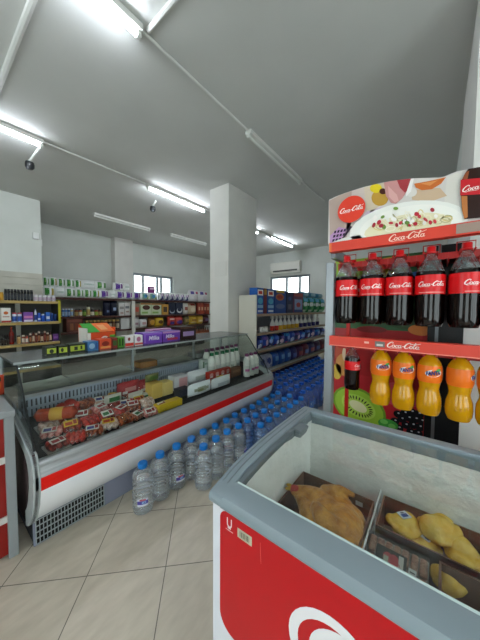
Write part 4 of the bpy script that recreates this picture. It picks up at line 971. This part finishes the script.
COLA = C('#0e0403', .1, 0, .4, 0)
PETC = pane('pet_clear', '#e8ecee', 2.0, 1.5, .03, .06, '#dfe6ea')
def cola(h, lh0, lh1, fill, rad, textw, name, cat_label):
    r = thing(name, 'x', 'bottle', (0, 0, 0), 'cola bottles on the stand')
    k = h/.345
    prof = [(rad*.55, .004), (rad*.86, 0), (rad*.97, .02*k), (rad, .05*k), (rad*.965, .09*k), (rad*.985, .13*k), (rad, .16*k), (rad, .215*k), (rad*.95, .235*k), (rad*.72, .265*k), (rad*.42, .295*k), (rad*.28, .31*k), (rad*.27, .318*k)]
    pc = [(q, z) for q, z in prof if z <= fill*k+.001]; 
    MB().lathe(pc+[(pc[-1][0]*.97, pc[-1][1]+.004), (0, pc[-1][1]+.004)], COLA, 20).build('cola', r, smooth=True)
    MB().lathe([(q*1.012, z) for q, z in prof if z >= fill*k-.03]+[(rad*.25, h-.02)], PETC, 20).build('neck', r, smooth=True)
    cp = MB().lathe([(rad*.31, h-.03*k), (rad*.31, h-.002), (rad*.28, h), (0, h)], C('#c8161a', .35), 16); cp.lathe([(rad*.29, .314*k), (rad*.36, .316*k), (rad*.36, .32*k), (rad*.29, .322*k)], C('#c8161a', .35), 16); cp.build('cap', r, smooth=True)
    lb = MB(); lb.lathe([(rad*1.012, lh0*k), (rad*1.018, (lh0+lh1)/2*k), (rad*1.012, lh1*k)], C('#d3161b', .28), 28)
    f = cylm(rad*1.025, PI); p_rect(lb, f, -textw*.45, textw*.5, lh0*k+.006, lh0*k+.009, C('#e8a8a0', .35), 1, 10)
    lo_ = lb.build('label', r, smooth=True); lb = MB()
    p_script(lb, f, 0, (lh0+lh1)/2*k+.002, textw, C('#f4ece8', .35), 1)
    lb.build('lettering', lo_)
    return r
big = cola(.345, .138, .220, .262, .054, .102, 'cola_bottle', '')
firstc = [True]
def put_cola(y, x, lab, rz):
    if firstc[0]: big.location = (x, y, ZC); big.rotation_euler = (0, 0, rz); big['label'] = lab; firstc[0] = False
    else: dup(big, (x, y, ZC), rz, lab)
# text faces the aisle: turned as each bottle is in the photo
rots = [.55, .12, .25, .1, .75, .2, .3]
for i, y in enumerate(CY):
    put_cola(y, SX+.085, f'large cola bottle, {ORD[i]} from the left in the front of the upper rack', rots[i])
for i, y in enumerate(CY[:6]):
    put_cola(y, SX+.205, f'large cola bottle, {ORD[i]} from the left in the second rank of the upper rack', 1.1)
small = cola(.235, .15, .215, .26, .037, .06, 'small_cola_bottle', '')
small.location = (SX+.075, .335, 1.205-.318*.235/.345); small['label'] = 'small cola bottle hanging at the left end of the lower rack'; small.rotation_euler = (0, 0, 1.3); small['group'] = 'small cola bottle'
ORM = C('#c98e0c', .15, 0, .4, .1); 
def fanta():
    h = .285; R_ = .046; r = thing('orange_soda_bottle', 'x', 'bottle', (0, 0, 0), 'orange soda bottles on the lower rack')
    prof = [(R_*.5, .006), (R_*.8, 0), (R_*.97, .02), (R_, .045), (R_*.96, .075), (R_*.8, .10), (R_*.77, .113), (R_*.86, .135), (R_*.95, .155), (R_*.95, .205), (R_*.88, .225), (R_*.6, .245), (R_*.36, .256), (R_*.34, .264)]
    MB().lathe(prof, ORM, 20).build('bottle_body', r, smooth=True)
    cp = MB().lathe([(R_*.36, .266), (R_*.36, .284), (0, .285)], C('#c8201c', .35), 14); cp.lathe([(R_*.36, .26), (R_*.44, .261), (R_*.44, .265), (R_*.36, .266)], C('#d8a020', .35), 14); cp.build('cap', r, smooth=True)
    lb = MB(); lb.lathe([(R_*.9, .143), (R_*.985, .158), (R_*.985, .202), (R_*.93, .216)], C('#e8701a', .3), 26)
    f = cylm(R_*.995, PI); p_rect(lb, f, .052, .085, .165, .195, C('#d8902c', .35), 1, 5); p_rect(lb, f, .054, .083, .188, .191, C('#8a3a14', .35), 2, 5)
    lo_ = lb.build('label', r, smooth=True); lb = MB()
    def ff(u, v, l): return f(u, v, l+2)
    p_ell(lb, f, .002, .186, .031, .015, C('#e9e6e6', .35), 1, .1); p_ell(lb, f, .018, .199, .011, .006, C('#3f9a3a', .35), 2, .5)
    p_text(lb, ff, 'FANTA', 0, .186, .022, C('#1c2a6a', .35), 2, .05, sx=.72, shear=.1, rot=.1)
    lb.build('lettering', lo_)
    return r
fb = fanta(); frot = [.35, .35, .3, 1.35, .4, .3]
for i, y in enumerate(FY[1:]):
    loc = (SX+.075, y, 1.205-.262); lab = f'orange soda bottle, {ORD[i]} from the left on the lower rack'
    if i == 0: fb.location = loc; fb.rotation_euler = (0, 0, frot[0]); fb['label'] = lab
    else: dup(fb, loc, frot[i], lab)

# ================================================================== CHEST FREEZER
FX0, FX1, FYL, FYR = .50, 1.135, .487, -.95
fz = thing('chest_freezer', 'chest freezer with red front and sliding glass lid in the foreground', 'freezer', ((FX0+FX1)/2, -.2, 0))
FWHT = C('#d5d6de', .35)
RIM = noisy('freezer_rim', '#7f8b92', '#87939a', 3, .3)
bd = MB(); t = .045
bd.box(FX0, FX0+t, FYR, FYL-.003, .05, .86, FWHT); bd.box(FX1-t, FX1, FYR, FYL-.003, .05, .86, FWHT); bd.box(FX0+t, FX1-t, FYL-.003-t, FYL-.003, .05, .86, FWHT); bd.box(FX0+t, FX1-t, FYR, FYR+t, .05, .86, FWHT); bd.box(FX0+t, FX1-t, FYR+t, FYL-.003-t, .05, .12, FWHT)
bd.build('cabinet', fz)
for x in (FX0+.06, FX1-.06):
    for y in (FYL-.08, FYR+.08): MB().lathe([(.02, 0), (.025, .01), (.025, .05)], BLACK, 12, x, y, 0).build('foot', fz)
fp = MB(); 
def rrect(x0, x1, y0, y1, rr):
    pts = []
    for (cx, cy, a0, q) in ((x1, y1, 0, rr[0]), (x0, y1, PI/2, rr[1]), (x0, y0, PI, rr[2]), (x1, y0, 1.5*PI, rr[3])):
        sx = -1 if cx == x1 else 1; sy = -1 if cy == y1 else 1
        for i in range(9):
            a = a0+PI/2*i/8; pts.append((cx+sx*q+q*math.cos(a), cy+sy*q+q*math.sin(a)))
    return pts
f = pln(0, FX0, .455, -1, -1)
rp_ = rrect(0, .455-FYR-.035, .505, .848, (.03, .025, .05, .05))
fp.prism([(.455-u, v) for u, v in rp_], 0, FX0-.002, FX0+.001, C('#b80a16', .28))
RP = fp.build('red_panel', fz)
f = pln(0, FX0-.002, .455, -1, -1)
lg = MB(); W_ = C('#e2dfe2', .3)
# heart-shaped swirl: two nested ribbons
def heart(s, cx, cy, w):
    pts = []
    for i in range(41):
        tt = -PI+2*PI*i/40; x = 16*math.sin(tt)**3; y = 13*math.cos(tt)-5*math.cos(2*tt)-2*math.cos(3*tt)-math.cos(4*tt)
        pts.append((cx+x*s/16, cy+y*s/16, w))
    return pts
hcx, hcy = .395, .635
p_stroke(lg, f, heart(.172, hcx, hcy, .022), W_, 1, 2); p_stroke(lg, f, heart(.122, hcx, hcy+.012, .026), W_, 1, 2)
lg.build('heart_logo', RP)
sk = MB(); p_text(sk, f, 'U', .034, .822, .036, C('#e6d6d8', .4), 1, .012, sx=.8); p_rect(sk, f, .021, .047, .801, .8035, C('#e0b0b4', .4), 1); p_ell(sk, f, .034, .8095, .006, .003, C('#e6d6d8', .4), 1)
sk.build('maker_mark', RP)
sk = MB(); p_rect(sk, f, .062, .108, .802, .827, C('#b9b49c', .5), 1)
for i, wv in enumerate([2, 1, 3, 1, 2, 3, 1, 1, 2, 3, 1, 2]): p_rect(sk, f, .070+i*.0026, .070+i*.0026+.0006*wv, .807, .822, C('#2a2a26', .5), 2)
sk.build('barcode_sticker', RP)
sk = MB(); p_stroke(sk, f, [(.133, .828, .001), (.134, .80, .0016), (.136, .775, .001)], C('#e86a60', .5), 1, 4); sk.build('scratch', RP)
# curved rim
CURVE = smooth_path([(FX0-.012, .870), (FX0-.004, .885), (.535, .895), (.60, .911), (.68, .921), (.76, .927), (.90, .930), (1.05, .930), (1.135, .929), (1.148, .92), (1.150, .90)], 4)
CURVE = [tuple(q) for q in CURVE]
def rimz(x):
    for (a, za), (b2, zb) in zip(CURVE, CURVE[1:]):
        if a <= x <= b2 and b2 > a: return za+(zb-za)*(x-a)/(b2-a)
    return CURVE[-1][1]
# end pieces
for y0, y1 in ((FYL-.045, FYL+.004), (FYR-.004, FYR+.045)):
    e = MB(); e.prism(CURVE+[(FX1+.005, .858), (FX0-.010, .858)], 1, y0, y1, RIM); e.build('end_rim', fz, bevel=.012, segs=3)
    gx = [q for q in CURVE if .53 < q[0] < 1.12]
    yy = y0-.0 if y0 > 0 else y1
    gv = MB(); ym = (y0+y1)/2
    for dy in (-.006, .012): gv.tube([(x, ym+dy, z+.0005) for x, z in gx], .0018, C('#6d777d', .5), 5)
    gv.build('rim_groove', fz, smooth=True)
fr = MB(); fr.prism([(FX0-.011, .859), (FX0-.013, .870), (FX0-.004, .886), (.53, .896), (.552, .898), (.552, .859)], 1, FYR+.04, FYL-.04, RIM); fr.build('front_rim', fz, smooth=True)
br_ = MB(); br_.prism([(1.098, .905), (1.098, .929), (1.137, .931), (1.150, .92), (1.150, .86), (1.098, .86)], 1, FYR+.04, FYL-.04, RIM); br_.build('back_rim', fz, bevel=.004)
# liner with frost
FROST = noisy('frosted_liner', '#e6e5e0', '#f0efeb', 9, .7, .4, 45)
ln = MB(); a, b_, c, d = FX0+.055, FX1-.05, FYL-.05, FYR+.05
ZB = .585
def wallgrid(p, du, dv, nu, nv, amp):
    v = []; fcs = []
    for j in range(nv+1):
        for i in range(nu+1):
            q = Vector(p)+Vector(du)*(i/nu)+Vector(dv)*(j/nv)
            nn_ = Vector(du).cross(Vector(dv)).normalized(); hh = Vector((0, -.4, .64))+Vector((FX0+.3, 0, 0))
            if nn_.dot(hh-q) < 0: nn_ = -nn_
            if amp: q = q+nn_*(amp*(.5+.5*mnoise.noise(q*14))+amp*.5*mnoise.noise(q*45))
            v.append(q)
    for j in range(nv):
        for i in range(nu): k_ = j*(nu+1)+i; fcs.append((k_, k_+1, k_+nu+2, k_+nu+1))
    ln.add(v, fcs, FROST)
wallgrid((b_, c, ZB), (0, d-c, 0), (0, 0, .30), 90, 24, .007); wallgrid((a, c, ZB), (b_-a, 0, 0), (0, 0, .31), 36, 20, .007); wallgrid((a, d, ZB), (b_-a, 0, 0), (0, 0, .31), 8, 4, 0)
wallgrid((a, c, ZB), (0, d-c, 0), (0, 0, .29), 8, 4, 0); wallgrid((a, c, ZB), (b_-a, 0, 0), (0, d-c, 0), 8, 8, 0)
ln.build('liner', fz, smooth=True)
# dividers of white wire
for y in (.147, -.20):
    dv = MB()
    for zz in (.60, .65, .70): dv.tube([(a+.01, y, zz), (b_-.01, y, zz)], .0028, C('#d4d6d6', .4), 6)
    for i in range(9): xx = a+.01+(b_-a-.02)*i/8; dv.tube([(xx, y, ZB), (xx, y, .705)], .0022, C('#d4d6d6', .4), 6)
    dv.build('wire_divider', fz, smooth=True)
# sliding glass lids
LP = [(x, z-.012) for x, z in [(xx, rimz(xx)) for xx in [.552+(1.098-.552)*i/14 for i in range(15)]]]
for y0, y1, dz in ((FYL-.045, -.23, 0), (-.21, FYR+.045, -.006)):
    gl = MB(); gl.sheet([(x, z+dz) for x, z in LP], 1, y0, y1, LIDG); gl.build('glass_lid', fz, smooth=True)
lf = MB(); cap = [(x, z) for x, z in LP]
lf.prism([(x, z+.008) for x, z in cap if x < .84]+[(.86, rimz(.86)-.002), (.90, rimz(.9)-.006), (.93, rimz(.93)-.008), (.93, rimz(.93)-.03), (.88, rimz(.88)-.035)]+[(x, z-.014) for x, z in reversed(cap) if x < .84], 1, FYL-.062, FYL-.045, C('#5d666b', .4))
lf.prism([(.90, rimz(.9)-.004), (.97, rimz(.97)-.006), (.985, rimz(.98)-.018), (.96, rimz(.96)-.034), (.90, rimz(.9)-.034)], 1, FYL-.085, FYL-.05, C('#6a7378', .4))
lf.build('lid_end_cap', fz, bevel=.003)
ls = MB(); ls.tube([(.555, FYL-.05, rimz(.555)-.006), (.555, FYR+.05, rimz(.555)-.006)], .005, C('#c4d4d4', .3), 8); ls.build('lid_edge', fz, smooth=True)

# ---- contents
BROWN = noisy('brown_carton', '#6f4c38', '#7f5a45', 12, .7); CARDG = noisy('grey_carton', '#9a948c', '#aaa49c', 8, .7)
def openbox(x0, x1, y0, y1, z0, z1, label, inm=BROWN, outm=CARDG):
    t = .005; b_ = MB()
    for q in ((x0, x0+t, y0, y1), (x1-t, x1, y0, y1), (x0+t, x1-t, y0, y0+t), (x0+t, x1-t, y1-t, y1)): b_.box(*q, z0, z1, inm)
    b_.box(x0+t, x1-t, y0+t, y1-t, z0, z0+t, inm); b_.box(x0, x0+t*.99, y0, y1, z0, z1-.001, outm)
    return tag(b_.build('open_carton'), label, 'carton')
def remeshed(mb, name, vox, sm=4, parent=None):
    o = mb.build(name, parent)
    md = o.modifiers.new('remesh', 'REMESH'); md.mode = 'VOXEL'; md.voxel_size = vox; md.use_smooth_shade = True
    s_ = o.modifiers.new('smooth', 'SMOOTH'); s_.factor = .6; s_.iterations = sm
    return o
def limb(mb, pts, mat, n=9):
    """chain of balls (x, y, z, r) along a limb"""
    q = smooth_path(pts, n)
    for p in q: mb.ball(p[:3], (p[3],)*3, mat, 10, 7)
openbox(.68, .995, .155, .428, ZB+.002, .705, 'open brown carton holding the plucked chicken')
SKIN = noisy('chicken_skin', '#a4641c', '#e0a650', 34, .3, .8, 75, lo=.3, hi=.7)
SQ = Matrix.Translation((0, .160, 0)) @ Matrix.Diagonal((1, .86, 1, 1)) @ Matrix.Translation((0, -.160, 0))
ch = MB(); ch.M = SQ
ch.ball((.82, .235, .675), (.098, .085, .078), SKIN, 22, 16); ch.ball((.83, .295, .685), (.082, .075, .07), SKIN, 18, 12); ch.ball((.785, .195, .655), (.075, .05, .06), SKIN, 16, 10); ch.ball((.88, .225, .67), (.06, .07, .06), SKIN, 16, 10)
limb(ch, [(.84, .28, .69, .055), (.855, .33, .71, .046), (.855, .375, .722, .032), (.848, .41, .728, .020), (.842, .437, .730, .013)], SKIN)
limb(ch, [(.765, .27, .67, .05), (.785, .325, .69, .044), (.815, .37, .708, .029), (.832, .41, .72, .018), (.835, .435, .724, .012)], SKIN)
limb(ch, [(.885, .235, .715, .030), (.90, .29, .735, .026), (.905, .33, .728, .020), (.91, .27, .752, .016), (.905, .215, .758, .009)], SKIN)
limb(ch, [(.78, .215, .725, .026), (.765, .27, .735, .030), (.79, .315, .74, .022)], SKIN)
limb(ch, [(.75, .22, .66, .034), (.725, .26, .665, .028), (.72, .21, .655, .02), (.725, .18, .65, .012)], SKIN)
limb(ch, [(.80, .185, .665, .04), (.81, .172, .68, .022)], SKIN)
cr_ = thing('whole_chicken', 'whole plucked chicken lying in the open brown carton', 'chicken', (.82, .25, ZB+.01))
remeshed(ch, 'chicken_body', .004, 1, cr_)
ft = MB(); ft.M = SQ; limb(ft, [(.842, .420, .730, .0165), (.840, .437, .730, .0155)], C('#b83a34', .4), 4); ft.build('red_shank_tie', cr_, smooth=True)
ft = MB(); ft.M = SQ
for dx, dz in ((-.012, .0), (0, .007), (.012, .0)): limb(ft, [(.838, .444, .731, .008), (.838+dx*.8, .456, .731+dz, .006), (.838+dx, .466, .729+dz, .004)], C('#c8a03a', .4), 4)
ft.build('foot', cr_, smooth=True)
# burger meat tray with a printed label, leaning on the carton behind it
r = thing('minced_meat_pack', 'tray of brown burger meat with a dark printed label at the front', 'meat pack', (.80, .068, .62))
M_ = Matrix.Translation((.802, .068, .640)) @ Matrix.Rotation(-.5, 4, 'Y')
t_ = MB(); t_.M = M_; t_.box(-.075, .075, -.075, .075, 0, .02, C('#8d8780', .5)); t_.build('tray', r, bevel=.004)
t_ = MB(); t_.M = M_; MM = noisy('mince', '#80543f', '#a87a62', 90, .45, .5, 160)
for i in range(3):
    for j in range(7): t_.box(-.07+i*.048, -.07+i*.048+.044, -.072+j*.0207, -.072+j*.0207+.0188, .018, .04, MM)
t_.build('meat', r, bevel=.006)
t_ = MB(); t_.M = M_; f = lambda u, v, l: (v, .05-u, .0415+.0006*l)
p_rect(t_, f, 0, .075, -.045, .05, C('#1e1b1a', .3), 0)
for (x, y, q) in ((.014, -.03, .011), (.05, .014, .013), (.03, .028, .012), (.045, .03, .011)): p_ell(t_, f, x, y, q, q, C('#b8434a', .3), 1)
p_rect(t_, f, .020, .032, -.042, .03, C('#a8b09c', .3), 2); p_rect(t_, f, .045, .066, -.042, -.015, C('#2f4a34', .3), 1); p_rect(t_, f, .056, .068, .008, .045, C('#c9c4bc', .3), 1)
p_rect(t_, f, .080, .098, -.05, .03, C('#d4d4ce', .3), 0)
for i in range(10): p_rect(t_, f, .083, .095, -.045+i*.0072, -.045+i*.0072+.003, C('#4a4a48', .3), 1)
t_.build('label', r)
t_ = MB(); t_.M = M_; t_.box(-.078, .078, -.078, .078, .0, .046, FILM); t_.build('film', r, bevel=.008)
DARKC = noisy('dark_carton', '#7a6656', '#887363', 9, .7)
openbox(.895, 1.06, -.19, .135, ZB+.002, .700, 'open carton holding the packed yellow chickens', BROWN, DARKC)
openbox(.70, .885, -.19, -.028, ZB+.002, .690, 'low carton at the right front inside the freezer', BROWN, DARKC)
YEL = noisy('yellow_skin', '#d8a428', '#efcc68', 18, .18, .3, 80)
def ychick(x, y, z, rz, s, label, sticker=True):
    r = thing('packed_chicken', label, 'chicken', (x, y, z), 'yellow chickens in the freezer')
    R_ = Matrix.Translation((x, y, z)) @ Matrix.Rotation(rz, 4, 'Z') @ Matrix.Scale(s, 4)
    mb = MB(); mb.M = R_
    mb.ball((0, 0, .045), (.056, .048, .046), YEL, 18, 12); mb.ball((.022, 0, .052), (.04, .043, .042), YEL, 14, 9)
    for sd in (-1, 1):
        limb(mb, [(-.02, sd*.034, .042, .024), (-.042, sd*.032, .056, .019), (-.058, sd*.014, .06, .012)], YEL, 4)
        limb(mb, [(.03, sd*.042, .045, .014), (.0, sd*.051, .04, .010)], YEL, 3)
    remeshed(mb, 'chicken_body', .005, 1, r)
    if sticker:
        st_ = MB(); st_.M = R_; st_.box(-.022, .02, -.018, .018, .0905, .0935, C('#d4d8dc', .35)); st_.box(-.016, .012, -.012, .004, .0935, .0942, C('#2f4a86', .35)); st_.box(-.010, .006, .007, .012, .0935, .0942, C('#3a3a44', .35)); st_.build('sticker', r)
for i, (px, py, zz, rz, s_, stk, lab) in enumerate([
    (404, 521, .665, -.7, .78, True, 'yellow packed chicken with a blue and white sticker at the left of the heap'),
    (438, 527, .675, 2.3, .90, False, 'largest yellow chicken at the back of the heap'),
    (427, 541, .635, -.4, .68, True, 'yellow chicken with sticker at the front middle of the heap'),
    (464, 551, .655, .4, .82, False, 'yellow chicken at the right of the heap below the back one'),
    (447, 573, .64, 1.4, .66, False, 'lowest yellow chicken beside the carton edge'),
    (482, 570, .64, .2, .75, False, 'yellow chicken at the right edge of the picture')]):
    p = at(px, py, 2, zz+.02); ychick(p.x, p.y, zz-.03, rz, s_, lab, stk)
# small white price tag lying by the chicken
p = at(359, 504, 0, .988); tag(MB().box(.9885, .9895, p.y-.012, p.y+.012, p.z-.008, p.z+.008, C('#d8d8d4', .5)).build('paper_scrap'), 'white scrap stuck on the inner side of the brown carton', 'paper')

# ================================================================== LIGHT
wd = bpy.data.worlds.new('daylight'); SC.world = wd; wd.use_nodes = True
bg = wd.node_tree.nodes['Background']; bg.inputs['Color'].default_value = (.93, .97, 1, 1); bg.inputs['Strength'].default_value = 6.0
SC.view_settings.view_transform = 'Standard'; SC.view_settings.look = 'None'; SC.view_settings.gamma = 1; SC.view_settings.exposure = .18
SC.cycles.transparent_max_bounces = 40; SC.cycles.max_bounces = 10; SC.cycles.diffuse_bounces = 5; SC.cycles.glossy_bounces = 4
SC.cycles.sample_clamp_indirect = 6
